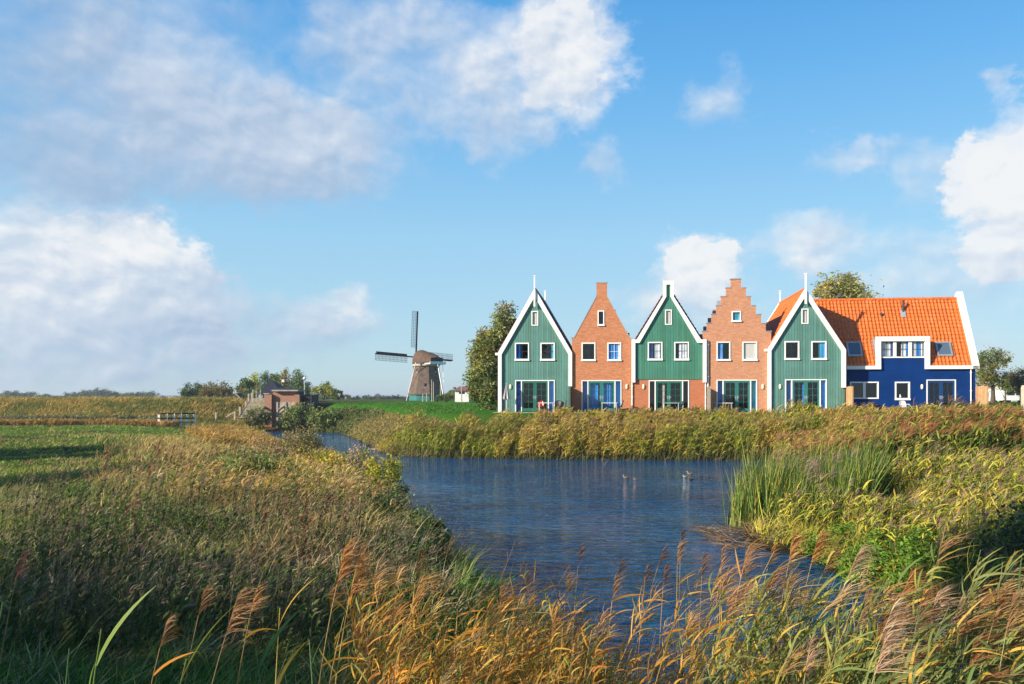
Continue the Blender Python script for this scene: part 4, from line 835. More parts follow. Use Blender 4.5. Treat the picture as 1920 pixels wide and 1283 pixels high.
m.build('gallery_rail', MAT['plaster_white'], cap)
m = MB(); tl = ax*-7.2+Vector((0, 0, 1.2))
m.bar(ax*-4.9+Vector((0, 0, 9.0)), tl, .24, .24); m.bar(ax*-1.8+lt*3.6+Vector((0, 0, 8.9)), tl+Vector((0, 0, 3)), .1, .1); m.bar(ax*-1.8+lt*-4.2+Vector((0, 0, 8.9)), ax*-1.8+lt*4.2+Vector((0, 0, 8.9)), .24, .24)
m.bar(ax*-1.8+lt*-4.2+Vector((0, 0, 8.9)), Vector((-4.7, -.5, 0)), .13, .13); m.build('tail_poles', MAT['plaster_white'], cap)
for (px_, py_, w_, h__) in ((542, 715, .35, .8), (628, 870, .4, .9), (720, 712, .35, .7)):
    pxx = 680+px_/5.345; pyy = 560+py_/5.345; zc_ = zz_(pyy, MY-3.6)-gzm; xc2 = (pxx-960)/F_*(MY-3.6)-mx_; rr = 3.9-(zc_-1.5)*.16
    yy = -math.sqrt(max(.2, rr*rr-xc2*xc2)); MB().box(xc2-w_/2, xc2+w_/2, yy-.12, yy+.5, zc_-h__/2, zc_+h__/2).build('window', MAT['mill_dark'], mill); 
    MB().box(xc2-w_/2, xc2+w_/2, yy-.16, yy-.125, zc_-h__/2-.25, zc_-h__/2).build('window_sill', MAT['plaster_white'], mill)
hub = ax*4.6+Vector((0, 0, 10.7)); m = MB(); m.tube(ax*3.2+Vector((0, 0, 10.4)), hub+ax*.5, .35, .3); m.build('windshaft', MAT['mill_dark'], mill)
for k in range(4):
    ang = math.radians(90-2.4+90*k); dr_ = lt*math.cos(ang)+Vector((0, 0, math.sin(ang))); tg = lt*-math.sin(ang)+Vector((0, 0, math.cos(ang)))
    Ls = 11.3; o_ = hub+ax*(.15 if k % 2 else -.15); m = MB(); m.bar(o_, o_+dr_*Ls, .26, .30); sl_ = m.build('sail', MAT['mill_dark'], mill)
    m = MB(); wd = 1.55
    for i in range(24): p = o_+dr_*(2.4+i*(Ls-2.5)/23); m.bar(p-tg*.25, p+tg*wd, .06, .06)
    for j in (.5, 1.0, 1.5): m.bar(o_+dr_*2.3+tg*j, o_+dr_*Ls+tg*j, .055, .055)
    m.build('lattice', MAT['mill_dark'], sl_)
    m = MB(); q0 = o_+dr_*2.4-tg*.1; q1 = o_+dr_*(Ls-.3)-tg*.1; w2 = tg*(-.5 if k == 1 else -.2)+ax*.12; th_ = ax*.03
    m.add([q0-th_, q1-th_, q1+w2-th_, q0+w2-th_, q0+th_, q1+th_, q1+w2+th_, q0+w2+th_], [(3,2,1,0), (4,5,6,7), (0,1,5,4), (1,2,6,5), (2,3,7,6), (3,0,4,7)]); m.build('leading_board', MAT['mill_dark'], sl_)
# poles standing on the dyke in front of the mill
for i, (px, pt, pb_, Yp, lb) in enumerate(((809.5, 712, 751, 150, 'tallest of the pale poles in front of the windmill tower'), (812.8, 716, 751, 158, 'pale pole just right of the tallest one before the windmill'), (800, 737, 751, 140, 'short pale post in front of the green base of the windmill'), (793, 738, 751, 140, 'shortest pale post left of the windmill base centre'), (826, 722, 752, 150, 'pale pole before the shaded right side of the windmill'), (865.5, 724, 753, 120, 'pale pole between the windmill bushes and the leaning tree'))):
    p = ap(px, pb_, Yp); zt_ = zz_(pt, Yp); o = MB().tube((0, 0, -.3), (0, 0, zt_-p.z), .09, .07).build('pole', MAT['wood_pale']); o.location = p; tag(o, lb, 'pole', 'poles on the dyke near the windmill')
# ------------------------------------------------------------------ brick sluice, dark roofs behind, stairs, railings
def sx(x): return 280+x/4.364
def sy(y): return 640+y/4.364
SY = 97.0
def sp_(x, y, Yv=SY): return ap(sx(x), sy(y), Yv)
so = sp_(1085, 435); sl = empty('sluice', (so.x, SY, 0), 0, 'old brown brick sluice with a weathered timber gate at the head of the water', 'sluice')
def sr(x0, x1, yt, zb=-.6, Yv=SY): a = sp_(x0, yt, Yv); b_ = sp_(x1, yt, Yv); return (a.x-so.x, b_.x-so.x, zb, a.z)
r_ = sr(1000, 1190, 418); MB().box(r_[0], r_[1], .5, 1.9, r_[2], r_[3]).build('wall', MAT['brick_old'], sl)
r_ = sr(940, 1000, 435); MB().box(r_[0], r_[1]-.002, 0, 3.0, r_[2], r_[3]).build('pier', MAT['brick_old'], sl); 
r2 = sr(1186, 1228, 437); MB().box(r2[0], r2[1], 0, 3.0, r2[2], r2[3]).build('pier', MAT['brick_old'], sl)
r3 = sr(1229, 1318, 437); MB().box(r3[0], r3[1], .6, 4.0, -.6, r3[3]).build('wing_wall', MAT['roof_black'], sl)
dk_ = sr(1003, 1218, 400); MB().box(dk_[0], dk_[1], -.12, 3.2, sp_(1000, 408).z-.02, sp_(1000, 398).z).build('deck', MAT['concrete'], sl)
cs = MB(); a_ = sr(940, 1000, 430); cs.box(a_[0]-.06, a_[1]-.26, -.08, 3.05, r2[3]+.05, r2[3]+.16); cs.build('coping', MAT['concrete'], sl)
gt = sr(1038, 1182, 500); gx0, gx1 = gt[0], gt[1]; nb_ = 14; gz = gt[3]
gd = MB(); 
for k in range(nb_): gd.box(gx0+(gx1-gx0)*k/nb_+.01, gx0+(gx1-gx0)*(k+1)/nb_, .33, .42, -.5, gz)
gt_ = gd.build('gate', MAT['wood_pale'], sl)
g2 = MB(); g2.bar(((gx0+gx1)/2, .28, gz-.3), (gx1-.1, .28, gz-2.2), .18, .08)
for k in range(5): g2.bar((gx0+.1, .28, gz-.9-.5*k), ((gx0+gx1)/2, .28, gz-.2-.5*k), .12, .08)
for x in (gx0+.05, (gx0+gx1)/2, gx1-.05): g2.box(x-.09, x+.09, .22, .32, -.5, gz+.05)
g2.build('gate_brace', MAT['wood_pale'], gt_)
def hip(name, label, x0, x1, ye, yt, xa0, xa1, Yv, D, m, cat='roof', wallz=None):
    a = ap(sx(x0), sy(ye), Yv); b_ = ap(sx(x1), sy(ye), Yv); t0 = ap(sx(xa0), sy(yt), Yv+D/2); t1 = ap(sx(xa1), sy(yt), Yv+D/2); root = empty(name, (a.x, Yv, 2.6), 0, label, cat)
    w_ = b_.x-a.x; z = a.z-2.6; vs = [(0, 0, z), (w_, 0, z), (w_, D, z), (0, D, z), (t0.x-a.x, D/2, t0.z-2.6), (t1.x-a.x, D/2, t0.z-2.6)]
    MB().add(vs, [(0, 1, 5, 4), (1, 2, 5), (2, 3, 4, 5), (3, 0, 4), (3, 2, 1, 0)]).build('roof', MAT[m], root); MB().box(.25, w_-.25, .25, D-.25, 0, z+.02).build('wall', MAT['wood_dark'], root); return root
b1 = hip('barn', 'barn with a steep dark pyramid roof behind the brick sluice', 905, 1085, 430, 322, 975, 1010, 106, 8, 'roof_black', 'barn')
b2 = hip('shed', 'shed with a low flat dark roof directly above the brick sluice', 1010, 1222, 402, 380, 1060, 1150, 102, 4, 'roof_black', 'shed')
MB().box(1.75, 2.05, 3.8, 4.1, zz_(sy(335), 110)-2.6, zz_(sy(314), 110)-2.6).build('chimney', MAT['plaster_white'], b1)
# stairs down the dyke
A_ = sp_(905, 470, 102); B_ = sp_(815, 622, 91); stx = empty('stairs', (B_.x, B_.y, B_.z), 0, 'weathered timber stairs climbing the dyke left of the brick sluice', 'stairs')
d_ = A_-B_; ns = 16; sw2 = 2.1
for k in range(ns):
    p = d_*(k/(ns-1)); MB().box(p.x-sw2/2, p.x+sw2/2, p.y-.2, p.y+.2, p.z-.05, p.z+.03).build('step', MAT['wood_pale'], stx)
for s_ in (-1, 1): MB().bar((s_*(sw2/2+.04), -.2, -.1), (d_.x+s_*(sw2/2+.04), d_.y, d_.z-.1), .07, .28).build('stringer', MAT['wood_grey'], stx)
# railings: posts at stair side, two slanted rails at its top
def postfence(name, label, pts, hgt, m, rails=(.95,), w=.1, group=None):
    root = empty(name, pts[0], 0, label, 'railing', group); o_ = Vector(pts[0])
    for p in pts: p = Vector(p)-o_; MB().box(p.x-w/2, p.x+w/2, p.y-w/2, p.y+w/2, p.z-.4, p.z+hgt).build('post', MAT[m], root)
    for r in rails:
        for k in range(len(pts)-1): a, b_ = Vector(pts[k])-o_, Vector(pts[k+1])-o_; MB().bar(a+Vector((0, -.07, hgt*r)), b_+Vector((0, -.07, hgt*r)), .05, .09).build('rail', MAT[m], root)
    return root
pa = [sp_(848, 470, 103), sp_(876, 468, 104), sp_(910, 462, 105)]
postfence('railing', 'pale slanting handrails at the top of the timber stairs', pa, 1.15, 'wood_pale', (.95, .5))
for (x, yt, yb, Yv, lb) in ((813, 430, 475, 103, 'leftmost pale post on the dyke crest by the stairs'), (838, 425, 475, 104, 'pale post on the dyke crest next to the stair handrail'), (790, 490, 552, 99, 'pale post halfway down the dyke beside the stairs'), (742, 535, 610, 94, 'pale post near the foot of the stairs'), (700, 575, 622, 92, 'leaning pale post at the foot of the dyke'), (545, 580, 614, 92, 'small lone post on the dyke foot between bridge and stairs')):
    p = sp_(x, yb, Yv); z1 = sp_(x, yt, Yv).z; o = MB().box(-.09, .09, -.09, .09, -.3, z1-p.z).build('post', MAT['wood_pale']); o.location = p; tag(o, lb, 'post', 'posts along the stairs')
    if 'leaning' in lb: o.rotation_euler = (0, .0, 0); MB().bar((-.1, 0, z1-p.z-.1), (-1.0, 0, 0), .1, .1).build('brace', MAT['wood_pale'], o)
# little bridge railing on the meadow
pf = empty('bridge_railing', ap(300, 794.5, 86), 0, 'low railing of white posts and dark rails on the left meadow', 'railing'); o_ = pf.location.copy()
fxs = [80, 142, 202, 258, 312, 368]
for k, x in enumerate(fxs):
    Yk = 86+k*.35; p = ap(sx(x), sy(668 if k < 5 else 640), Yk)-o_; zt_ = ap(0, sy(590), Yk).z-o_.z; MB().box(p.x-.11, p.x+.11, p.y-.08, p.y+.08, -.4, zt_).build('post', MAT['white_post'] if 'white_post' in MAT else mat('white_post', (.80, .74, .62), .8, .1), pf)
for y_, m_ in ((592, 'wood_dark'), (630, 'wood_dark'), (664, 'wood_grey')):
    a = ap(sx(74), sy(y_), 86)-o_; b_ = ap(sx(374), sy(y_), 87.8)-o_; MB().bar(a+Vector((0, -.13, 0)), b_+Vector((0, -.13, 0)), .07, .15).build('rail', MAT[m_], pf)
# lamp post behind the sluice
lp = empty('street_lamp', ap(571, 742, 115), 0, 'slim lamp post with a round head behind the sluice', 'street lamp'); hz = zz_(sy(312), 115)-lp.location.z
MB().tube((0, 0, -.6), (0, 0, hz-.1), .07, .05).build('pole', MAT['zinc'], lp); MB().lathe([(.05, hz-.1), (.22, hz), (.26, hz+.12), (.18, hz+.26), (.04, hz+.32)], 12).build('lamp_head', MAT['plaster_white'], lp, True)
# small shed ridge / boom on the dyke crest further left
bm = empty('roof_ridge', ap(439, 749, 125), 0, 'small dark hut with a pale roof edge on the dyke crest, left of the stairs', 'hut')
MB().add([(-1.4, 0, -.5), (1.4, 0, -.5), (.1, 0, .95), (-1.4, 3, -.5), (1.4, 3, -.5), (.1, 3, .95)], [(0, 1, 2), (5, 4, 3), (0, 2, 5, 3), (2, 1, 4, 5), (0, 3, 4, 1)]).build('hut', MAT['wood_dark'], bm); MB().bar((-.05, -.05, 1.15), (1.6, -.05, -.45), .16, .12).build('roof_edge', MAT['wood_pale'], bm)
bm.name = 'hut'
# white house behind the bushes right of the mill, and far houses on the left
def farhouse(px0, px1, pyt, pye, pyb, Yv, label, wm='plaster_white', rm='tile_red', D=7):
    a = ap(px0, pyb, Yv); b_ = ap(px1, pyb, Yv); root = empty('far_house', a, 0, label, 'house'); w_ = b_.x-a.x; ze_ = zz_(pye, Yv)-a.z; zt_ = zz_(pyt, Yv)-a.z
    MB().box(0, w_, 0, D, -1, ze_).build('wall', MAT[wm], root); MB().add([(-.3, -.3, ze_), (w_+.3, -.3, ze_), (w_+.3, D+.3, ze_), (-.3, D+.3, ze_), (.5, D/2, zt_), (w_-.5, D/2, zt_)], [(0, 1, 5, 4), (1, 2, 5), (2, 3, 4, 5), (3, 0, 4), (3, 2, 1, 0)]).build('roof', MAT[rm], root)
    wn = MB(); k_ = max(1, int(w_/2.6)); 
    for i in range(k_): MB().box((i+.5)*w_/k_-.45, (i+.5)*w_/k_+.45, -.03, -.001, ze_*.35, ze_*.8).build('window', MAT['car_glass'], root)
farhouse(853, 879, 724, 733, 742, 130, 'white house with an orange roof beside the leaning tree')
farhouse(66, 83, 742.5, 744, 747.4, 560, 'tiny white house in the far treeline at the left', D=10)
farhouse(287, 300, 741, 743.5, 746.5, 540, 'tiny white house with a pale roof at the right end of the far treeline', 'far_wall', 'zinc', 10)
farhouse(305, 325, 741.5, 743, 746.5, 600, 'low pale barn on the horizon left of the brown bushes', 'far_wall', 'zinc', 12)
farhouse(703, 709, 738, 741, 747, 420, 'tiny reddish house on the horizon left of the windmill', 'far_wall', 'tile_red')
farhouse(640, 650, 740, 743, 747, 450, 'tiny pale house on the horizon right of the yellow-green bush', 'plaster_white', 'tile_red')
farhouse(1898, 1925, 694, 706, 742, 140, 'house with a pale roof behind the trees at the right edge', 'far_wall', 'zinc', 10)
# ------------------------------------------------------------------ vehicles beyond the lawn at the right
def vehicle(p, L_, Hh, label, name='parked_van', rz=0, caravan=False):
    root = empty(name, p, rz, label, 'caravan' if caravan else 'van')
    pr = [(0, .35), (L_, .35), (L_, Hh*.55), (L_*.86, Hh*.62), (L_*.74, Hh), (L_*.05, Hh), (0, Hh*.8)] if not caravan else [(.1, .4), (L_-.2, .4), (L_, .9), (L_-.1, Hh*.8), (L_-.6, Hh), (.3, Hh), (0, Hh*.8)]
    MB().prism(pr, -.95, .95).build('body', MAT['car_white'], root, bevel=.06)
    for (a, b_) in (((.12, .34), (.38, .56), (.6, .76)) if not caravan else ((.15, .4), (.6, .85))):
        MB().box(L_*a, L_*b_, -.965, -.951, Hh*.58, Hh*.86).build('window', MAT['car_glass'], root)
    for x in ((.18, .8) if not caravan else (.5,)):
        for y in (-.9, .72): MB().tube((L_*x, y-.02, .33), (L_*x, y+.2, .33), .33, n=14).build('wheel', MAT['tyre'], root)
def lawnp(px, Yv): x = (px-960)/F_*Yv; return Vector((x, Yv, float(H(np.array([x]), np.array([Yv]))[0])))
vehicle(lawnp(1873, 118), 4.9, 1.75, 'white van parked beyond the lawn, nearest to the right-hand trees')
vehicle(lawnp(1846, 126), 4.2, 1.8, 'white caravan parked beyond the lawn, close to the blue house', 'parked_caravan', 0, True)
vehicle(lawnp(1908, 124), 4.6, 1.7, 'white van parked beyond the lawn at the right edge of the view')
o = MB().lathe([(.17, -.3), (.18, 0), (.17, 1.9), (.12, 2.05)], 9).build('post', MAT['wood_pale'], None, True); o.location = ap(1920, 800, 50); o.location.z = 2.5; tag(o, 'round weathered post at the right edge before the lawn', 'post')
# ------------------------------------------------------------------ trees
LG = [(.13, .17, .04), (.20, .24, .07), (.30, .32, .13), (.15, .18, .045), (.30, .27, .05)]
GD = [(.055, .10, .03), (.08, .13, .04), (.11, .16, .045)]
OC = [(.22, .19, .05), (.28, .20, .05), (.17, .17, .05), (.30, .21, .06)]
YG = [(.26, .30, .04), (.36, .33, .05), (.20, .25, .05)]
def px_blobs(bl, Yv, base): 
    return [((x-base[0])/F_*Yv, dy, zz_(y, Yv)-base[1], rx/F_*Yv, ryd, rz2/F_*Yv) for x, y, rx, rz2, dy, ryd in bl]
def ptree(name, label, px, pyb, Yv, bl, n, size, cols, r, group=None, zb=None, **kw):
    b = ap(px, pyb, Yv); z0 = b.z if zb is None else zb
    bb = [((x-px)/F_*Yv, dy, zz_(y, Yv)-z0, rx/F_*Yv, ryd, rz2/F_*Yv) for x, y, rx, rz2, dy, ryd in bl]
    hh = max(q_[2] for q_ in bb); return tree(name, label, 'bush' if name == 'bush' else 'tree', (b.x, Yv, z0), bb, n, size, cols, hh*.9, r, limbs=kw.pop('limbs', 8), group=group, **kw)
ptree('willow_tree', 'tall grey-green willow leaning in the wind against the leftmost house', 918, 770, 72, [(946, 608, 15, 34, 0, 1.0), (930, 645, 18, 36, 0, 1.2), (908, 672, 20, 36, 0, 1.3), (895, 704, 14, 34, 0, 1.2), (916, 730, 26, 34, 0, 1.4), (940, 690, 16, 60, .8, 1.3), (904, 648, 8, 24, .5, 1), (889, 728, 9, 20, 0, 1)], 36000, .105, LG, .28, clump=200, csig=.27, elong=1.5, sweep=(.35, 0, .25), zb=2.75)
ptree('willow_tree', 'wind-swept yellow-green tree rising behind the orange roof', 1580, 745, 84, [(1545, 548, 16, 20, 0, 1), (1560, 545, 24, 22, 0, 1.6), (1585, 548, 26, 22, 0, 1.8), (1608, 556, 22, 16, 0, 1.5), (1575, 590, 45, 30, 0, 2), (1600, 540, 12, 10, 0, 1), (1572, 640, 40, 50, 0, 2)], 14000, .12, [(.46, .40, .12), (.50, .45, .18), (.36, .33, .10), (.26, .27, .09)], .3, clump=110, csig=.30, elong=1.7, sweep=(.8, 0, .3), zb=2.9)
ptree('oak_tree', 'green tree with a loose crown just right of the blue house', 1862, 742, 104, [(1862, 672, 26, 16, 0, 1.8), (1850, 690, 18, 24, 0, 1.6), (1875, 680, 18, 14, 0, 1.5), (1848, 712, 16, 20, 0, 1.5), (1872, 712, 22, 12, 0, 1.4)], 5200, .13, [(.15, .18, .04), (.20, .21, .045), (.12, .15, .04), (.28, .23, .05)], .3, clump=70, csig=.2, zb=3.0)
ptree('small_tree', 'small bright green tree between the oak and the rusty tree', 1885, 742, 112, [(1888, 716, 16, 14, 0, 1.3), (1880, 728, 14, 10, 0, 1.2), (1898, 722, 12, 14, 0, 1.2)], 2600, .12, [(.14, .18, .03), (.10, .15, .03)], .14, clump=36, csig=.25, zb=3.0)
ptree('small_tree', 'rusty autumn tree at the right edge of the view', 1915, 742, 108, [(1912, 706, 20, 14, 0, 1.6), (1920, 722, 20, 18, 0, 1.6), (1896, 702, 14, 8, 0, 1)], 3200, .12, [(.19, .13, .06), (.16, .12, .06), (.13, .12, .04)], .2, clump=50, csig=.22, zb=3.0)
for px, w_, t_, c_, n_, lb, yv in ((352, 12, 724, GD, 1500, 'dark green bushy tree, leftmost of the clump on the dyke crest', 165), (370, 12, 721, GD, 1600, 'dark tree second from the left in the clump on the dyke crest', 170), (393, 19, 722, OC, 2400, 'broad ochre tree in the middle of the clump on the dyke crest', 160), (418, 18, 721, OC, 2400, 'rounded rusty tree at the right end of the clump on the dyke crest', 165),
        (462, 16, 713, GD, 2200, 'dark tree between the clump and the poplars', 150), (457, 12, 731, OC, 1200, 'low rusty bush under the dark tree beside the poplars', 145), (469, 10, 733, GD, 900, 'low dark bush at the foot of the stairs handrail', 140)):
    ptree('autumn_tree' if c_ is OC else 'dark_tree', lb, px, 749, yv, [(px, t_+10, w_*.8, 12, 0, 1.8), (px-w_*.4, t_+16, w_*.6, 11, 0, 1.6), (px+w_*.45, t_+16, w_*.6, 11, 0, 1.6)], n_, .16, c_, .25, clump=60, csig=.24)
for px, w_, t_, c_, lb in ((480, 9, 698, YG, 'poplar with a yellow crown, leftmost of the poplars behind the sluice'), (497, 11, 694, GD, 'broad green poplar right of the yellow one behind the sluice'), (513, 8, 697, GD, 'slim dark poplar directly above the pyramid roof'), (524, 9, 696, GD, 'dark green poplar left of the yellow-tipped one'), (536, 8, 692, OC, 'poplar with a pale yellow tip in the middle of the row'), (556, 12, 694, GD, 'tall green poplar standing left of the lamp post'), (566, 8, 700, GD, 'narrow poplar hard by the lamp post'), (577, 6, 716, GD, 'small dark poplar at the right end of the row')):
    ptree('poplar_tree', lb, px, 748, 190, [(px, t_+9, w_*.6, 9, 0, 1.2), (px-1, t_+22, w_, 14, 0, 1.6), (px+1, t_+36, w_, 14, 0, 1.5)], 2000, .17, [(x*1.7, y*1.6, z*1.3) for x, y, z in c_], .22, clump=46, csig=.30)
ptree('bush', 'rounded yellow-green bush on the dyke right of the lamp post', 608, 748, 140, [(612, 728, 12, 9, 0, 1.5), (600, 734, 16, 9, 0, 1.5), (622, 736, 12, 9, 0, 1.4)], 3200, .13, YG, .12, clump=60, csig=.22)
ptree('bush', 'low dark bush at the right foot of the yellow-green bush', 632, 749, 145, [(630, 740, 14, 8, 0, 1.2)], 1200, .13, GD, .1, clump=30)
ptree('bush', 'low green bush under the right side of the windmill', 838, 752, 135, [(835, 744, 12, 7, 0, 1.3), (848, 742, 12, 8, 0, 1.3), (822, 747, 8, 5, 0, 1)], 2400, .12, [(.10, .15, .03), (.14, .18, .04)], .1, clump=40)
ptree('bush', 'dark bush behind the white house beside the leaning tree', 862, 748, 145, [(850, 734, 9, 8, 0, 1.3), (868, 738, 12, 9, 0, 1.3)], 1400, .13, GD, .1, clump=30)
# far treeline: each tree a copy with its own size
vb = []
for v in range(3):
    vb.append(tree('distant_tree', 'distant dark bushy tree in the treeline on the horizon', 'tree', (0, 0, 0), [(0, 0, 4.2, 3.2, 3, 2.8), (-1.6, 0, 3.2, 2.2, 2, 2.2), (1.8, 0, 3.2, 2.2, 2, 2.4)], 700, .5, [(.06, .10, .05), (.08, .12, .05), (.10, .13, .06)], 4.5, .3, 3, group='trees of the far treeline', clump=26, csig=.3))
used = [False]*3
def far_tree(px, wpx, hpx, Yv, j, lb=None, grp=None):
    v = j % 3; o = vb[v] if not used[v] else copy_tree(vb[v]); used[v] = True
    o.location = ((px-960)/F_*Yv, Yv, 2.9); s = wpx/F_*Yv/5.6; o.scale = (s, s, hpx/F_*Yv/6.8); o.rotation_euler.z = random.random()*6
    o['label'] = lb; o['group'] = grp
ft = [(-4, 292, 480, 600, None)]
j = 0; px = -4.0
while px < 292:
    hpx = 9+3*math.sin(px*.05)+random.uniform(-2, 3); hpx += 8*math.exp(-((px-198)/30)**2)
    lb = 'distant blue-green tree on the horizon at the far left' if px < 150 else ('taller distant tree in the highest hump of the left treeline' if px < 235 else 'low distant tree where the left treeline thins out')
    far_tree(px, random.uniform(13, 20), hpx, random.uniform(480, 600), j, lb, 'trees of the far left treeline, '+('left stretch' if px < 150 else 'hump' if px < 235 else 'thin end')); j += 1; px += random.uniform(6, 10)
for a_, b__, lb, grp in ((590, 690, 'small distant tree between the yellow-green bush and the windmill', 'distant trees right of the bush'), (690, 780, 'small distant tree on the horizon just left of the windmill', 'distant trees left of the mill'), (826, 874, 'small distant tree on the horizon between windmill and leaning tree', 'distant trees right of the mill'), (1836, 1930, 'distant tree beyond the parked vehicles at the right', 'distant trees beyond the vehicles')):
    px = a_
    while px < b__: far_tree(px, random.uniform(9, 15), random.uniform(5, 10), random.uniform(300, 420), j, lb, grp); j += 1; px += random.uniform(8, 13)
# trees behind and left of the viewpoint: they throw the shade over the near bank
for (x, y, s_, hb, lb) in ((-19.8, -2.6, 2.9, 6.0, 'broad tree left of and behind the viewpoint shading the near bank'), (-21.5, 1.2, 2.7, 5.2, 'tree at the left of the viewpoint between two others, shading the near bank'), (-21.5, 5.0, 2.0, 3.4, 'tree at the left of the meadow nearest the view edge'), (-15, -.2, 2.5, 12.6, 'tall tree behind the viewpoint with a high crown'), (-42, 30, 1.7, 8.0, 'tree far left beyond the view, throwing a shade streak on the meadow'), (-46.5, 33, 1.6, 9.5, 'second tree far left beyond the view on the meadow side'), (-33, 18.5, 1.6, 9.0, 'slim tree left of the meadow beyond the view')):
    tree('field_tree', lb, 'tree', (x, y, 1.0), [(0, 0, hb, s_, s_, s_*1.0), (s_*.5, .5, hb-1.4, s_*.8, s_*.7, s_*.8), (-s_*.5, -.4, hb-1.2, s_*.8, s_*.8, s_*.8)], 11000, .22, GD, hb, .22, clump=140, csig=.25)
#@@VEG
# ------------------------------------------------------------------ far bank reed bed
RL = [(.44, .43, .045), (.60, .50, .06), (.28, .34, .035), (.60, .42, .06), (.15, .21, .02)]
RB = [(.33, .20, .085), (.26, .15, .07), (.40, .26, .12), (.25, .13, .06)]
rb = Rib()
# near row of the far bank: dense standing reeds between the waterline and the houses
def poly_along(pts, N, off0, off1):
    P = np.array(pts, float); seg = np.linalg.norm(P[1:]-P[:-1], axis=1); c = np.concatenate([[0], np.cumsum(seg)]); u = U(0, c[-1], N)
    i = np.clip(np.searchsorted(c, u)-1, 0, len(seg)-1); t = (u-c[i])/seg[i]; b_ = P[i]+(P[i+1]-P[i])*t[:, None]; d = (P[i+1]-P[i])/seg[i][:, None]
    nrm_ = np.stack([d[:, 1], -d[:, 0]], 1); o = U(off0, off1, N); return b_[:, 0]+nrm_[:, 0]*o, b_[:, 1]+nrm_[:, 1]*o, o, u
x_, y_, o_, u_ = poly_along([(-9.5, 59), (-7.5, 54.2), (-5.4, 52.6), (1.3, 51.2), (9.5, 50.8), (15.3, 50.3), (22, 50), (40, 50)], 19000, -4.2, .25); k = (o_ > -2.5) | (x_ > U(-2, 2, len(x_))); x_, y_ = x_[k], y_[k]
P0 = onl(x_, y_, -.3); hgt = 1.15+.5*fb(P0[:, 0], P0[:, 1], .55, 31)+.58*sst(-2, 3, P0[:, 0])+.1*sst(8, 16, P0[:, 0])+.25*sst(14, 18, P0[:, 0])+.65*sst(-8.2, -7, P0[:, 0])*sst(-2, -4.5, P0[:, 0])
hgt *= (.55+.45*sst(-9, -7.6, P0[:, 0]))*(1-.52*sst(1.2, 4.2, wsd(P0[:, 0], P0[:, 1])))
cl = fb(P0[:, 0], P0[:, 1], .5, 33)
for lo_, hi_, lc_ in ((0, .42, RL[:1]+RL[2:3]+RL[4:]), (.42, .58, RL), (.58, 1, RL[1:2]+RL[3:4]+[(.42, .30, .10)])):
    k = (cl >= lo_) & (cl < hi_)
    reeds(rb, P0[k], hgt[k], 8, .042, .52, lc_, [(.28, .24, .10), (.18, .17, .06)], RB, .36, .14, 7, .26, 2, .5, .022)
# low fringe hanging to the water
x_, y_, o_, u_ = poly_along([(-8.5, 55), (-5.4, 52.7), (1.3, 51.3), (9.5, 50.9), (15.3, 50.4)], 5200, -.9, .15)
grass(rb, x_, y_, .8, .035, [(.16, .20, .05), (.10, .16, .03), (.26, .20, .08), (.12, .08, .04)], .5, sd_min=-.4)
tag(rb.build('reed_bed'), 'yellow-green reeds with brown plumes lining the far bank below the houses', 'reeds', kind='stuff')
# ------------------------------------------------------------------ second, browner rows on the right
rb = Rib()
N = 9000; x_, y_ = U(12.5, 38, N), U(36, 50, N); k = (y_ > 33+ .0*x_) & (x_ > 12.0+(50-y_)*.02) & (x_ < .66*y_+2); x_, y_ = x_[k], y_[k]
P0 = onl(x_, y_, .1); hh_ = (1.1+.5*fb(P0[:, 0], P0[:, 1], .4, 41))*(1-.30*sst(14, 18, P0[:, 0]))
hh_ = hh_*(1-.35*sst(44, 38, P0[:, 1]))
reeds(rb, P0, hh_, 7, .04, .5, RL+[(.30, .22, .09)], [(.28, .2, .1)], [(.40, .19, .075), (.44, .25, .11), (.33, .15, .07)], .62, .16, 9, .32, 2, .45, .024)
tag(rb.build('reed_bed'), 'rusty-plumed reeds massed behind the right-hand bank', 'reeds', kind='stuff')
# darker tall reeds nearer on the right: cluster with the dark green leaves
rb = Rib()
N = 15000; x_, y_ = U(9.5, 27, N), U(22.5, 34, N); mid = 28.5+.18*(x_-12); k = (np.abs(y_-mid-(fb(x_, y_, .3, 45)-.5)*3) < 3.2) & (x_ > 10.2+(y_-30)*-.1); x_, y_ = x_[k], y_[k]
P0 = onl(x_, y_, .2); hh_ = 1.25+.65*fb(P0[:, 0], P0[:, 1], .5, 46)
reeds(rb, P0, hh_, 9, .046, .55, [(.05, .09, .015), (.09, .15, .02), (.18, .24, .03), (.38, .36, .05)], [(.24, .19, .07)], [(.42, .19, .07), (.33, .14, .05)], .38, .18, 10, .34, 3, .45, .020)
tag(rb.build('reed_bed'), 'dark green reeds with drooping russet plumes on the right bank', 'reeds', kind='stuff')
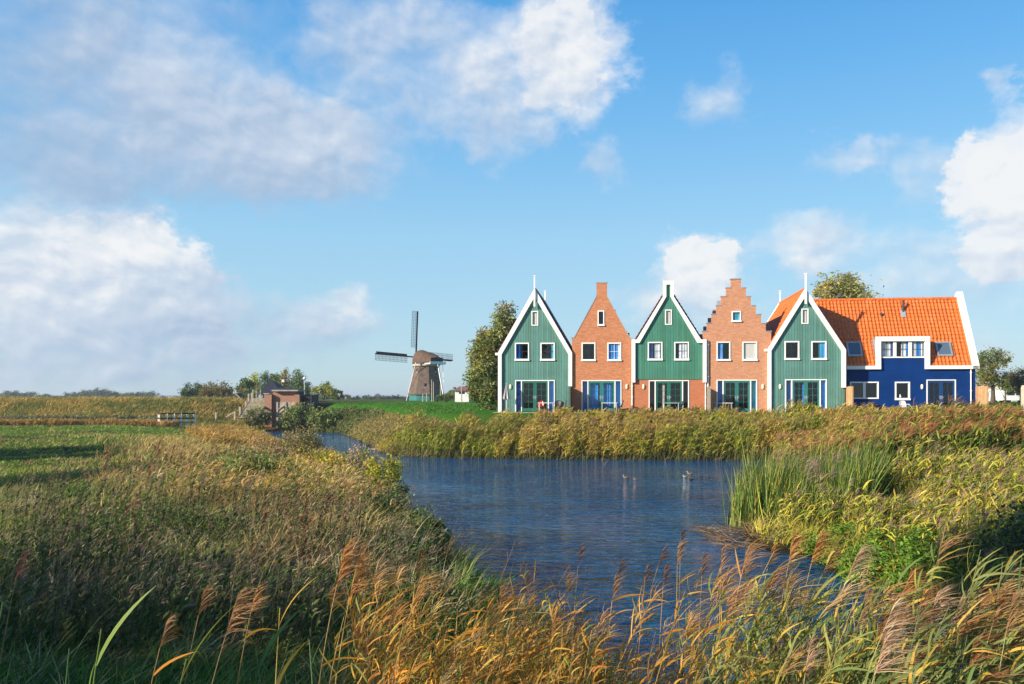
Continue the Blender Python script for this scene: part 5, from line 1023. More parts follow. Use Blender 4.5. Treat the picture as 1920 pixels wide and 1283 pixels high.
# upright bulrush clump at the corner of the right bank
rb = Rib()
N = 3400; a = U(0, 6.283, N); r = np.sqrt(U(0, 1, N)); x_ = 8.6+r*np.cos(a)*2.1; y_ = 25.2+r*np.sin(a)*3.6; P0 = onl(x_, y_, -.5)
n_ = len(P0); D = np.stack([RNG.normal(.03, .10, n_), RNG.normal(0, .10, n_), np.ones(n_)], 1); D /= np.linalg.norm(D, axis=1, keepdims=True)
ce = np.stack([np.abs(RNG.normal(.08, .08, n_)), RNG.normal(0, .06, n_), -np.abs(RNG.normal(.05, .05, n_))], 1)
hg = (1.15+1.25*fb(P0[:, 0], P0[:, 1], 1.3, 50, 2))*U(.65, 1.15, n_)
for rep in range(3): rb.add(P0+RNG.normal(0, .06, (n_, 3))*[1, 1, 0], D+RNG.normal(0, .10, (n_, 3))+((fb(P0[:, 0], P0[:, 1], 1.1, 52, 2)-.5)*.7)[:, None]*np.array([1, .3, 0]), ce, hg*U(.6, 1.1, n_), .036, pick([(.06, .12, .02), (.11, .19, .03), (.20, .27, .04), (.42, .40, .07), (.04, .07, .02)], n_, .3), 3)
k = RNG.random(n_) < .035; reeds(rb, P0[k], 1.7, 6, .028, .5, [(.2, .2, .06)], [(.2, .16, .08)], [(.36, .24, .18)], .9, .15, 14, .32, 3)
tag(rb.build('bulrush_clump'), 'upright green bulrushes at the water corner of the right bank', 'bulrushes', kind='stuff')
# dead flattened stems at its foot
rb = Rib(); x_ = U(5.4, 8.2, 700); y_ = U(20.6, 24, 700); n_ = 700; P0 = np.stack([x_, y_, np.maximum(H(x_, y_), 0)+.01], 1)
D = np.stack([RNG.normal(-.7, .6, n_), RNG.normal(-.2, .5, n_), np.abs(RNG.normal(.15, .2, n_))], 1); D /= np.linalg.norm(D, axis=1, keepdims=True)
rb.add(P0, D, np.array([0, 0, -.05]), U(.3, .8, n_), .02, pick([(.35, .24, .15), (.25, .16, .09), (.16, .10, .06)], n_), 2)
tag(rb.build('dead_stems'), 'flattened tan stems at the water edge before the bulrushes', 'dead stems', kind='stuff')
# ------------------------------------------------------------------ right bank slope: yellow-green grass and reed leaves
rb = Rib()
x_, y_ = sample(54000, .2, 1.0, 9, 48, 1.3); k = (x_ > np.interp(y_, CLY, CLX)); x_, y_ = x_[k], y_[k]
pc_ = fb(x_, y_, .45, 61); pal = np.array([(.36, .40, .035), (.58, .50, .06), (.22, .32, .03), (.60, .44, .10), (.40, .26, .09)])
idx = np.clip(((pc_-.5)*3.2+.45+RNG.normal(0, .15, len(x_)))*5, 0, 4).astype(int)
grass(rb, x_, y_, .50+.35*fb(x_, y_, .5, 62), .012+.0007*y_, pal, .55, .2, idx=idx, sd_min=.15, bend=.5, seg=3)
x_, y_ = sample(1500, .3, .70, 12.5, 46, 1.3); k = x_ > np.interp(y_, CLY, CLX)
tufts(rb, x_[k], y_[k], 24, .60, .018, [(.50, .44, .06), (.34, .36, .04), (.16, .22, .03), (.46, .32, .10), (.10, .14, .03)], .5, .09)
tag(rb.build('bank_grass'), 'yellow-green bent grass covering the right bank', 'grass', kind='stuff')
rb = Rib()
x_, y_ = sample(10500, .22, .74, 13.5, 40, 1.4); k = (x_ > np.interp(y_, CLY, CLX)) & (fb(x_, y_, .35, 64) > .38) ; P0 = onl(x_[k], y_[k], .7)
reeds(rb, P0, (.62+.75*fb(P0[:, 0], P0[:, 1], .6, 66))*(.8+.4*RNG.random(len(P0))), 8, .034, .46, [(.52, .46, .05), (.34, .36, .04), (.62, .48, .08), (.14, .19, .03), (.07, .10, .02)], [(.3, .24, .1)], [(.36, .22, .13), (.42, .3, .2)], .3, .22, 12, .22, 3, .5, .011)
tag(rb.build('reed_bed'), 'short sunlit yellow reeds scattered over the right bank', 'reeds', kind='stuff')
# bright green herbs at the water
def herb(name, label, cx0, cy0, rx_, ry_, n, hmax, size, cols, cat='plants', dens=60, smin=-.3, kind='stuff'):
    a = U(0, 6.283, n); r = np.sqrt(U(0, 1, n)); x_ = cx0+r*np.cos(a)*rx_; y_ = cy0+r*np.sin(a)*ry_; s = wsd(x_, y_); k = s > smin; x_, y_ = x_[k], y_[k]; n = len(x_)
    z = np.maximum(H(x_, y_), 0)+hmax*(1-(r[k]**2)*.6)*fb(x_, y_, 2.2, 71)*U(.2, 1.5, n)
    P0 = np.stack([x_, y_, z], 1); rb = Rib(); D = RNG.normal(size=(n, 3)); D[:, 2] = np.abs(D[:, 2])*.6; D /= np.linalg.norm(D, axis=1, keepdims=True)
    rb.add(P0, D, np.array([0, 0, -.25]), size*U(.6, 1.3, n), size*.55, pick(cols, n), 2, 'leaf'); return tag(rb.build(name), label, cat, kind=kind)
herb('leafy_herbs', 'bright green leafy herbs at the water edge of the right bank', 8.3, 16.9, 1.5, 1.9, 9000, .9, .085, [(.12, .24, .02), (.16, .30, .03), (.09, .18, .02)])
herb('leafy_herbs', 'green cress clump just left of the larger herbs by the right bank', 7.6, 19.3, 1.0, 1.1, 3500, .7, .085, [(.11, .21, .02), (.17, .27, .03)])
# ------------------------------------------------------------------ left of the pond
# shore vegetation near the sluice and along the far-left shore
rb = Rib()
x_, y_, o_, u_ = poly_along([(-27.3, 96), (-22, 92.5), (-18.4, 88.5), (-13, 71.8), (-10.1, 61.4), (-7.6, 54)], 7000, -3.0, .2)
P0 = onl(x_, y_, -.3); hz_ = fb(P0[:, 0], P0[:, 1], .35, 81); gr = sst(76, 84, P0[:, 1])
k = RNG.random(len(P0)) > gr
reeds(rb, P0[k], (.45+.6*hz_[k])*(1-.4*sst(1, 3, wsd(P0[k, 0], P0[k, 1]))), 7, .055, .5, [(.36, .30, .07), (.28, .27, .06), (.42, .30, .13), (.22, .25, .05)], [(.3, .24, .1)], [(.38, .24, .12)], .3, .16, 6, .25, 2, .45, .03)
k = ~k; reeds(rb, P0[k], .4+.6*hz_[k], 9, .07, .4, [(.10, .14, .035), (.16, .19, .06), (.20, .20, .07)], [(.2, .2, .08)], [(.3, .2, .1)], .1, .2, 4, .2, 2)
tag(rb.build('reed_bed'), 'green and golden reeds along the bend of the far-left shore', 'reeds', kind='stuff')
def shrub(name, label, cx0, cy0, r, h, n, size, cols, cat='shrub', sweep=(.3, 0, .4), zo=0, **kw):
    z = float(H(np.array([cx0]), np.array([cy0]))[0]); 
    return tree(name, label, cat, (cx0, cy0, max(z, 0)-.05+zo), [(0, 0, h*.55, r, r, h*.45), (r*.5, 0, h*.4, r*.7, r*.7, h*.4), (-r*.5, .1, h*.35, r*.7, r*.7, h*.35)], n, size, cols, h*.8, .03, 10, foliage='foliage', sweep=sweep, csig=.16, clump=kw.pop('clump', 90), **kw)
x_, y_ = gp(566, 800, 1.3); shrub('shrub', 'dense green shrub hiding the right foot of the brick sluice', -24.6+.4, 94.2, 1.7, 2.6, 3200, .13, [(.15, .20, .05), (.24, .27, .08)], zo=.5)
shrub('shrub', 'grey-green shrub growing at the left foot of the brick sluice', -28.4, 91.5, 1.3, 2.0, 2600, .12, [(.26, .26, .10), (.14, .17, .06)], zo=.4)
shrub('shrub', 'pale green shrub before the timber gate of the sluice', -25.0, 92.6, 1.1, 1.7, 2200, .11, [(.32, .33, .10), (.20, .25, .07)], zo=.2)
shrub('shrub', 'dark shrub on the bank right of the sluice', -20.6, 91.0, 1.8, 1.9, 2600, .13, [(.12, .18, .04), (.20, .24, .06)], zo=.4)
# dyke face: shaggy ochre grass, sage scrub, orange reeds at its foot
rb = Rib()
N = 36000; x_, y_ = U(-78, -25, N), U(90.5, 106, N); k = (x_ < -28.5-(y_-92)*.12); x_, y_ = x_[k], y_[k]; pc_ = fb(x_, y_, .22, 91)
pal = np.array([(.22, .22, .05), (.46, .34, .08), (.54, .38, .10), (.40, .26, .08), (.28, .26, .06)]); idx = np.clip(((pc_-.5)*3.2+.45+RNG.normal(0, .18, len(x_)))*5, 0, 4).astype(int)
grass(rb, x_, y_, .42+.5*fb(x_, y_, .5, 92), .085, pal, .45, idx=idx, bend=.4)
tag(rb.build('dyke_grass'), 'shaggy ochre grass on the face of the left dyke', 'grass', kind='stuff')
rb = Rib()
N = 9000; x_, y_ = U(-74, -33, N), U(86.5, 92.5, N); k = (fb(x_, y_, .14, 95) > .44) & (y_ > 87.5); P0 = onl(x_[k], y_[k], .5)
reeds(rb, P0, .85, 7, .10, .35, [(.17, .20, .09), (.24, .25, .12), (.11, .14, .05)], [(.2, .2, .1)], RB, 0, .3, 1, .2, 2, .2)
tag(rb.build('sage_scrub'), 'grey-green scrub in a band along the foot of the left dyke', 'scrub', kind='stuff')
rb = Rib()
N = 7000; x_, y_ = U(-72, -35, N), U(82.5, 87.5, N); k = (fb(x_, y_, .16, 97)+(y_-85)*.04 > .50); P0 = onl(x_[k], y_[k], .5)
reeds(rb, P0, .62, 5, .07, .35, [(.48, .27, .05), (.42, .26, .08), (.38, .22, .06)], [(.4, .25, .1)], [(.42, .27, .14)], .3, .15, 4, .25, 2)
# orange patch beside the channel
N = 7500; x_ = U(-29, -15, N); y_ = U(48, 84, N); kx = np.interp(y_, [48, 57.7, 68.5, 77.5, 86], [-13.5, -16.5, -21, -24.6, -27]); k = (x_ < kx) & (x_ > kx-4.5-(y_-48)*.07) & (y_ > 54); P0 = onl(x_[k], y_[k], .3)
reeds(rb, P0, .55+.35*fb(P0[:, 0], P0[:, 1], .4, 98), 6, .06, .42, [(.52, .29, .04), (.46, .30, .07), (.40, .22, .05), (.50, .36, .09)], [(.45, .28, .1)], [(.42, .27, .14)], .3, .15, 5, .25, 2)
tag(rb.build('reed_bed'), 'orange-gold reeds at the dyke foot and beside the narrow channel', 'reeds', kind='stuff')
# meadow: short green grass with tan tufts
rb = Rib()
x_, y_ = sample(66000, -.72, -.18, 13, 90, 1.4); k = (x_ < np.interp(y_, CLY, CLX)-3); x_, y_ = x_[k], y_[k]
g1 = fb(x_, y_, .13, 101); side = sst(-.42, -.26, x_/y_)
pal = np.array([(.19, .31, .025), (.16, .25, .025), (.27, .30, .05), (.40, .32, .11), (.44, .32, .14), (.34, .23, .11)])
idx = np.clip((g1*1.1-.30+side*.45+RNG.normal(0, .14, len(x_)))*6, 0, 5).astype(int); hh_ = .10+.10*g1+.35*sst(.45, .75, g1)*fb(x_, y_, .6, 103)+side*.35
grass(rb, x_, y_, hh_, .020+.0013*y_, pal, .45, .25, idx=idx)
x_, y_ = sample(1300, -.68, -.25, 20, 84, 1.3); k = (x_ < np.interp(y_, [5, 10, 14, 20, 24, 30, 50, 60], [1.9, 1.9, .6, -1.2, -2.6, -5, -10, -15])-2) & (fb(x_, y_, .35, 307) > .48)
tufts(rb, x_[k], y_[k], 16, .36, .016, [(.46, .36, .14), (.36, .25, .10), (.20, .26, .04), (.10, .16, .03)], .5, .10)
tag(rb.build('meadow_grass'), 'short green meadow grass with tan tufts at the left', 'grass', kind='stuff')
# mid mound: tall mauve-brown and tan grass
rb = Rib()
x_, y_ = sample(34000, -.66, -.02, 17.5, 60, 1.5); k = (x_ < np.interp(y_, CLY, CLX)-.5) & (x_/y_ > -.40-.12*fb(x_, y_, .2, 105)-.25*sst(17, 13, y_)); x_, y_ = x_[k], y_[k]
g1 = fb(x_, y_, .30, 106); pal = np.array([(.12, .19, .03), (.30, .32, .06), (.66, .52, .16), (.58, .40, .14), (.44, .25, .11), (.62, .42, .15)])
idx = np.clip(((g1-.5)*3.4+.52+RNG.normal(0, .13, len(x_)))*6, 0, 5).astype(int)
shf = sst(.2, 6, wsd(x_, y_)); shf = np.where(y_ > 30, .25+.75*sst(2, 10, wsd(x_, y_)), .25+.75*shf); grass(rb, x_, y_, (.18+.72*fb(x_, y_, .35, 107)*(.7+.6*fb(x_, y_, 1.1, 109)))*shf*(.55+.45*sst(17, 24, y_)), .014+.0011*y_, pal, .38, .28, idx=idx, seg=3, sd_min=.3)
k = (RNG.random(len(x_)) < .035) & (fb(x_, y_, .3, 119) > .45); P0 = onl(x_[k], y_[k], 1.5); reeds(rb, P0, (.72+.4*fb(P0[:, 0], P0[:, 1], .4, 108))*np.where(P0[:, 1] > 30, .30+.70*sst(3, 10, wsd(P0[:, 0], P0[:, 1])), 1), 3, .014, .25, [(.24, .2, .08), (.16, .17, .05)], [(.26, .16, .11), (.33, .22, .14)], [(.50, .30, .15), (.60, .44, .22), (.36, .19, .09)], .9, .18, 8, .16, 2, .3, .014)
x_, y_ = sample(1500, -.50, -.04, 16, 58, 1.3); k = (x_ < np.interp(y_, [5, 10, 14, 20, 24, 30, 50, 60], [1.9, 1.9, .6, -1.2, -2.6, -5, -10, -15])) & (fb(x_, y_, .35, 305) > .42)
tufts(rb, x_[k], y_[k], 22, .66, .016, [(.60, .47, .16), (.48, .32, .13), (.26, .30, .05), (.12, .16, .04), (.40, .22, .10)], .4, .08)
x_, y_ = sample(7500, -.46, -.05, 17, 60, 1.4); k = (x_ < np.interp(y_, CLY, CLX)-1) & (fb(x_, y_, .28, 141) > .47) & (x_/y_ > -.42); P0 = onl(x_[k], y_[k], .8)
reeds(rb, P0, (.42+.5*fb(P0[:, 0], P0[:, 1], .6, 143))*np.where(P0[:, 1] > 30, .45+.55*sst(2, 9, wsd(P0[:, 0], P0[:, 1])), 1), 7, .028, .34, [(.66, .48, .12), (.58, .36, .10), (.44, .42, .06), (.20, .24, .04), (.66, .50, .20)], [(.4, .28, .12)], [(.50, .30, .13)], .25, .2, 7, .18, 2, .5, .014)
tag(rb.build('tall_grass'), 'tall tan and mauve-brown grass on the mound left of the pond', 'grass', kind='stuff')
# near bank: dense green-brown sward
rb = Rib()
x_, y_ = sample(46000, -.72, .16, 5.6, 24, 1.25); k = (x_ < np.interp(y_, [5, 10, 14, 20, 24], [1.9, 1.9, 1.2, -.6, -1.6])); x_, y_ = x_[k], y_[k]
g1 = fb(x_, y_, .55, 111); pal = np.array([(.07, .16, .02), (.11, .20, .025), (.17, .23, .035), (.28, .26, .08), (.36, .28, .14), (.40, .29, .17)])
idx = np.clip(((g1-.5)*3.4+.20+RNG.normal(0, .14, len(x_)))*6, 0, 5).astype(int); shore = sst(2.2, .3, wsd(x_, y_))
grass(rb, x_, y_, (.26+.36*fb(x_, y_, .5, 112))*(1-.6*shore)*(1-.45*sst(-3.5, -.5, x_+(y_-12)*.35)), .012+.0009*y_, pal, .6, .32, idx=idx, seg=3, sd_min=.05, bend=.6)
x_, y_ = sample(900, -.72, .15, 5.6, 20, 1.3); k = (x_ < np.interp(y_, [5, 10, 14, 20, 24, 30, 50, 60], [1.9, 1.9, .6, -1.2, -2.6, -5, -10, -15])) & (fb(x_, y_, .35, 301) > .35)
tufts(rb, x_[k], y_[k], 34, .52, .015, [(.10, .24, .03), (.18, .30, .04), (.34, .34, .09), (.52, .42, .20), (.07, .15, .03)])
x_, y_ = sample(700, -.72, -.02, 6, 20, 1.3); k = (x_ < np.interp(y_, [5, 10, 14, 20, 24, 30, 50, 60], [1.9, 1.9, .6, -1.2, -2.6, -5, -10, -15])) & (fb(x_, y_, .35, 303) > .50)
tufts(rb, x_[k], y_[k], 12, .80, .012, [(.62, .50, .32), (.48, .36, .20), (.26, .28, .08)], .28, .05)
tag(rb.build('bank_grass'), 'dense dark green and brown grass over the near left bank', 'grass', kind='stuff')
rb = Rib()
x_, y_ = sample(2200, -.70, -.08, 7.5, 22, 1.2); k = (fb(x_, y_, .4, 114) > .42) & (x_/y_ < -.20+.12*RNG.normal(size=len(x_))); P0 = onl(x_[k], y_[k], 1.6)
n_ = len(P0); reeds(rb, P0, .75+.5*RNG.random(n_), 2, .010, .22, [(.3, .25, .14), (.16, .16, .06)], [(.38, .29, .19), (.30, .21, .14), (.24, .15, .10)], [(.34, .25, .18), (.28, .18, .12)], .15, .16, 7, .11, 3, .3, .006)
x_, y_ = sample(1500, -.62, -.05, 8, 20, 1.2); k = (fb(x_, y_, .5, 116) > .45) & (x_/y_ < -.12); P0 = onl(x_[k], y_[k], 1.6)
reeds(rb, P0, .7+.35*RNG.random(len(P0)), 22, .030, .12, [(.07, .12, .03), (.10, .12, .04), (.16, .17, .07)], [(.14, .09, .05)], [(.2, .14, .09)], .8, .12, 10, .10, 2, .3, .010)
tag(rb.build('dead_stems'), 'pale dead stems and seed heads standing in the near left grass', 'dead stems', kind='stuff')
herb('leafy_herbs', 'low green weeds over the shaded near bank', -3.0, 10.5, 5.5, 4.5, 16000, .32, .055, [(.05, .12, .018), (.08, .15, .025), (.12, .16, .04)], smin=.2)
for cx0, cy0, rx_, ry_, n_, hm_, cols_ in ((-8.5, 22.5, 2.2, 2.6, 5000, .75, [(.10, .16, .03), (.16, .22, .04)]), (-5.2, 21.5, 1.8, 2.6, 4200, .6, [(.14, .20, .035), (.22, .26, .05)]), (-12.5, 30, 2.6, 3.5, 4200, .6, [(.16, .20, .04), (.26, .26, .06)]), (-6.8, 15.8, 2.4, 1.6, 5200, .7, [(.07, .13, .025), (.12, .18, .035)]), (-4.6, 25.5, 1.3, 2.0, 3600, .7, [(.34, .32, .05), (.22, .25, .04)]), (-9.5, 12.5, 2.4, 1.6, 5200, .65, [(.06, .12, .025), (.12, .16, .04)])):
    herb('leafy_herbs', 'patch of leafy weeds standing %s' % {-8.5: 'in the middle of the brown mound', -5.2: 'on the mound near the water', -12.5: 'at the meadow side of the mound', -6.8: 'at the edge of the shade on the near bank', -4.6: 'beside the golden shrub', -9.5: 'in the shade at the left'}[cx0], cx0, cy0, rx_, ry_, n_, hm_, .07, cols_, smin=.3)
rb = Rib(); x_, y_ = sample(420, -.50, -.10, 13, 34, 1.2); k = (fb(x_, y_, .3, 131) > .5); P0 = onl(x_[k], y_[k], 1.5)
reeds(rb, P0, 1.05, 26, .030, .10, [(.20, .10, .05), (.28, .15, .08), (.14, .12, .05)], [(.22, .12, .07)], [(.26, .13, .07)], .9, .08, 16, .10, 2, .3, .016)
tag(rb.build('dock_stems'), 'dark rusty dock stalks standing above the grass of the mound', 'dead stems', kind='stuff')
# shrubs at the left water edge
shrub('shrub', 'yellow-leaved shrub on the left bank at the water edge', -4.35, 27.2, .75, 1.55, 4200, .045, [(.52, .46, .04), (.40, .38, .04), (.28, .31, .05)])
shrub('shrub', 'pink-tinged seeding shrub behind the yellow one on the left bank', -5.7, 30.5, .85, 1.75, 4200, .045, [(.42, .28, .15), (.28, .29, .07), (.52, .36, .24)])
shrub('shrub', 'brown airy shrub beside the narrow channel', -11.0, 43.0, 1.15, 2.0, 4600, .055, [(.38, .28, .10), (.28, .25, .08), (.20, .19, .06)])
shrub('shrub', 'golden shrub left of the yellow-leaved one', -6.6, 28.0, .9, 1.0, 3200, .045, [(.58, .42, .05), (.40, .36, .05)])
shrub('shrub', 'low dark green weed clump overhanging the water on the near left bank', -1.9, 16.9, .55, .85, 2200, .04, [(.06, .11, .03), (.10, .14, .04)])
shrub('shrub', 'thin green weed standing at the water edge beyond the dark clump', -2.9, 19.6, .45, 1.0, 1300, .04, [(.09, .14, .04), (.14, .17, .06)])
shrub('shrub', 'brown seeding shrub at the top of the mound', -10.4, 33.5, 1.2, 1.25, 3600, .05, [(.34, .22, .10), (.24, .23, .06), (.44, .30, .16)])
shrub('shrub', 'dark green leafy shrub in the brown grass of the mound', -7.6, 23.5, 1.1, 1.0, 3200, .045, [(.14, .19, .04), (.22, .25, .06)])
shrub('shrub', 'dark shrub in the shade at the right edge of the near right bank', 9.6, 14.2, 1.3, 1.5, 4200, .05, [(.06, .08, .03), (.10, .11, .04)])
# green grass on the right dyke and lawn
rb = Rib()
N = 20000; x_, y_ = U(-24, -3, N), U(62, 98, N); k = x_ > np.interp(y_, [60, 72, 88, 97], [-9, -11.5, -17, -23]); x_, y_ = x_[k], y_[k]
grass(rb, x_, y_, .22, .06, [(.05, .17, .012), (.07, .21, .018), (.09, .20, .03)], .5, sd_min=1.5)
x_, y_ = U(27, 60, 9000), U(60, 100, 9000); grass(rb, x_, y_, .12, .06, [(.06, .19, .015), (.09, .23, .02)], .5)
tag(rb.build('dyke_grass'), 'lush green grass on the dyke by the windmill and on the lawn at the right', 'grass', kind='stuff')
# ------------------------------------------------------------------ foreground reeds on the near shore
OR = [(.60, .27, .03), (.62, .36, .05), (.40, .18, .04), (.50, .30, .07), (.22, .26, .05)]
GR = [(.16, .22, .06), (.22, .27, .08), (.11, .17, .06), (.30, .30, .08)]
YL = [(.55, .38, .06), (.48, .36, .07), (.38, .33, .07), (.24, .28, .07)]
PL = [(.40, .20, .07), (.46, .27, .11), (.30, .14, .055), (.52, .35, .17)]
rb = Rib()
def patch(N, fx0, fx1, y0, y1): yv = U(y0, y1, N); return np.stack([U(fx0, fx1, N)*yv, yv, np.zeros(N)], 1)
def root_z(P, sub=.05): P[:, 2] = np.maximum(H(P[:, 0], P[:, 1]), -.3)-sub; return P
P = np.concatenate([patch(430, -.20, .09, 4.9, 7.6), patch(110, .09, .28, 4.9, 7.2)]); P = root_z(P); reeds(rb, P, .85+.5*RNG.random(len(P)), 9, .013, .26, OR, [(.42, .26, .10), (.34, .19, .08)], PL, .10, .14, 26, .20, 4, .35, .005, .006)
P = root_z(patch(420, .20, .46, 5.2, 8.4)); reeds(rb, P, 1.12+.5*RNG.random(len(P)), 10, .016, .34, YL+GR, [(.34, .30, .10), (.24, .24, .08)], PL, .22, .14, 34, .22, 4, .35, .005, .007, 1.4)
P = root_z(patch(280, .36, .66, 4.6, 7.2)); reeds(rb, P, .85+.5*RNG.random(len(P)), 10, .018, .38, GR+YL[:1], [(.24, .26, .10)], PL, .28, .14, 38, .22, 4, .3, .005, .007, 1.8)
P = root_z(patch(1900, -.10, .66, 4.6, 7.2)); grass(rb, P[:, 0], P[:, 1], .5, .009, OR+GR+[(.3, .22, .12)], .45, sd_min=-5, seg=4)
tag(rb.build('reed_bed'), 'orange, yellow and green reeds crowding the near shore along the bottom', 'reeds', kind='stuff')
# standing individual reeds in front of the water and the near bank
def hero(px, py, Yv, label, ps, pcol, lcol, scol, nl=5, lean=.25, pl=.26, lw=.015, ll=.28, px_root=None, pm=70, fan=.5, up=(.4, 1.3), dr=(.15, .6), group='tall single reeds of the foreground'):
    top = ap(px, py, Yv); xr = (((px_root if px_root is not None else px-60)-960)/F_*Yv); yr = Yv-.1
    z0 = float(max(H(np.array([xr]), np.array([yr]))[0], -.3))-.05; root = empty('reed', (xr, yr, z0), 0, label, 'reed', group)
    t = [i/8 for i in range(9)]; b0 = Vector((0, 0, 0)); b3 = Vector((top.x-xr, top.y-yr, top.z-z0)); b1 = Vector((b3.x*.15, b3.y*.3, b3.z*.5))
    pt = [(1-a)**2*b0+2*a*(1-a)*b1+a*a*b3 for a in t]; m_ = MB()
    for k in range(8): m_.tube(pt[k], pt[k+1], .0045*(1-.06*k), .0045*(1-.06*(k+1)), 5, cap=False)
    key = 'stem_%s' % str(scol)
    m_.build('stem', MAT[key] if key in MAT else mat(key, scol, .6, .3, .15, 3), root)
    rb = Rib()
    for k in range(nl):
        a = .3+.6*k/max(1, nl-1)+random.uniform(-.04, .04); p = (1-a)**2*b0+2*a*(1-a)*b1+a*a*b3; an = random.uniform(-.9, .9)+(0 if random.random() < .75 else math.pi)
        D = np.array([[math.cos(an), math.sin(an)*.6, random.uniform(*up)]]); D /= np.linalg.norm(D)
        rb.add(np.array([p]), D, np.array([[.25, 0, -random.uniform(*dr)]]), ll*random.uniform(.7, 1.25), lw*random.uniform(.7, 1.2), pick([lcol], 1, .12), 7, 'leaf')
    rb.build('leaves', root)
    if ps:
        rb = Rib(); n_ = pm; tt = U(0, 1, n_); dirn = (pt[8]-pt[7]).normalized(); base_ = np.array(pt[8]); dv = np.array(dirn)
        P0 = base_[None]+dv[None]*(tt*pl*.75)[:, None]; D = dv[None]*1.0+np.stack([np.abs(RNG.normal(.35, fan*.5, n_)), RNG.normal(0, fan*.5, n_), RNG.normal(0, fan*.35, n_)], 1); D /= np.linalg.norm(D, axis=1, keepdims=True)
        C = np.stack([np.abs(RNG.normal(.35, .15, n_)), RNG.normal(0, .1, n_), -np.abs(RNG.normal(.2, .12, n_))], 1)
        rb.add(P0, D, C, pl*U(.35, .75, n_)*(1-.4*tt), .0045, pick([pcol], n_, .22), 3, 'leaf')
        rb.add(np.array([base_]), dv[None], np.array([[.1, 0, 0]]), pl*1.15, .006, pick([pcol], 1, .1), 5, 'blade')
        rb.build('plume', root)
BR, RU, MV, DK, PK = (.34, .19, .085), (.46, .22, .07), (.42, .28, .17), (.17, .09, .055), (.50, .34, .21)
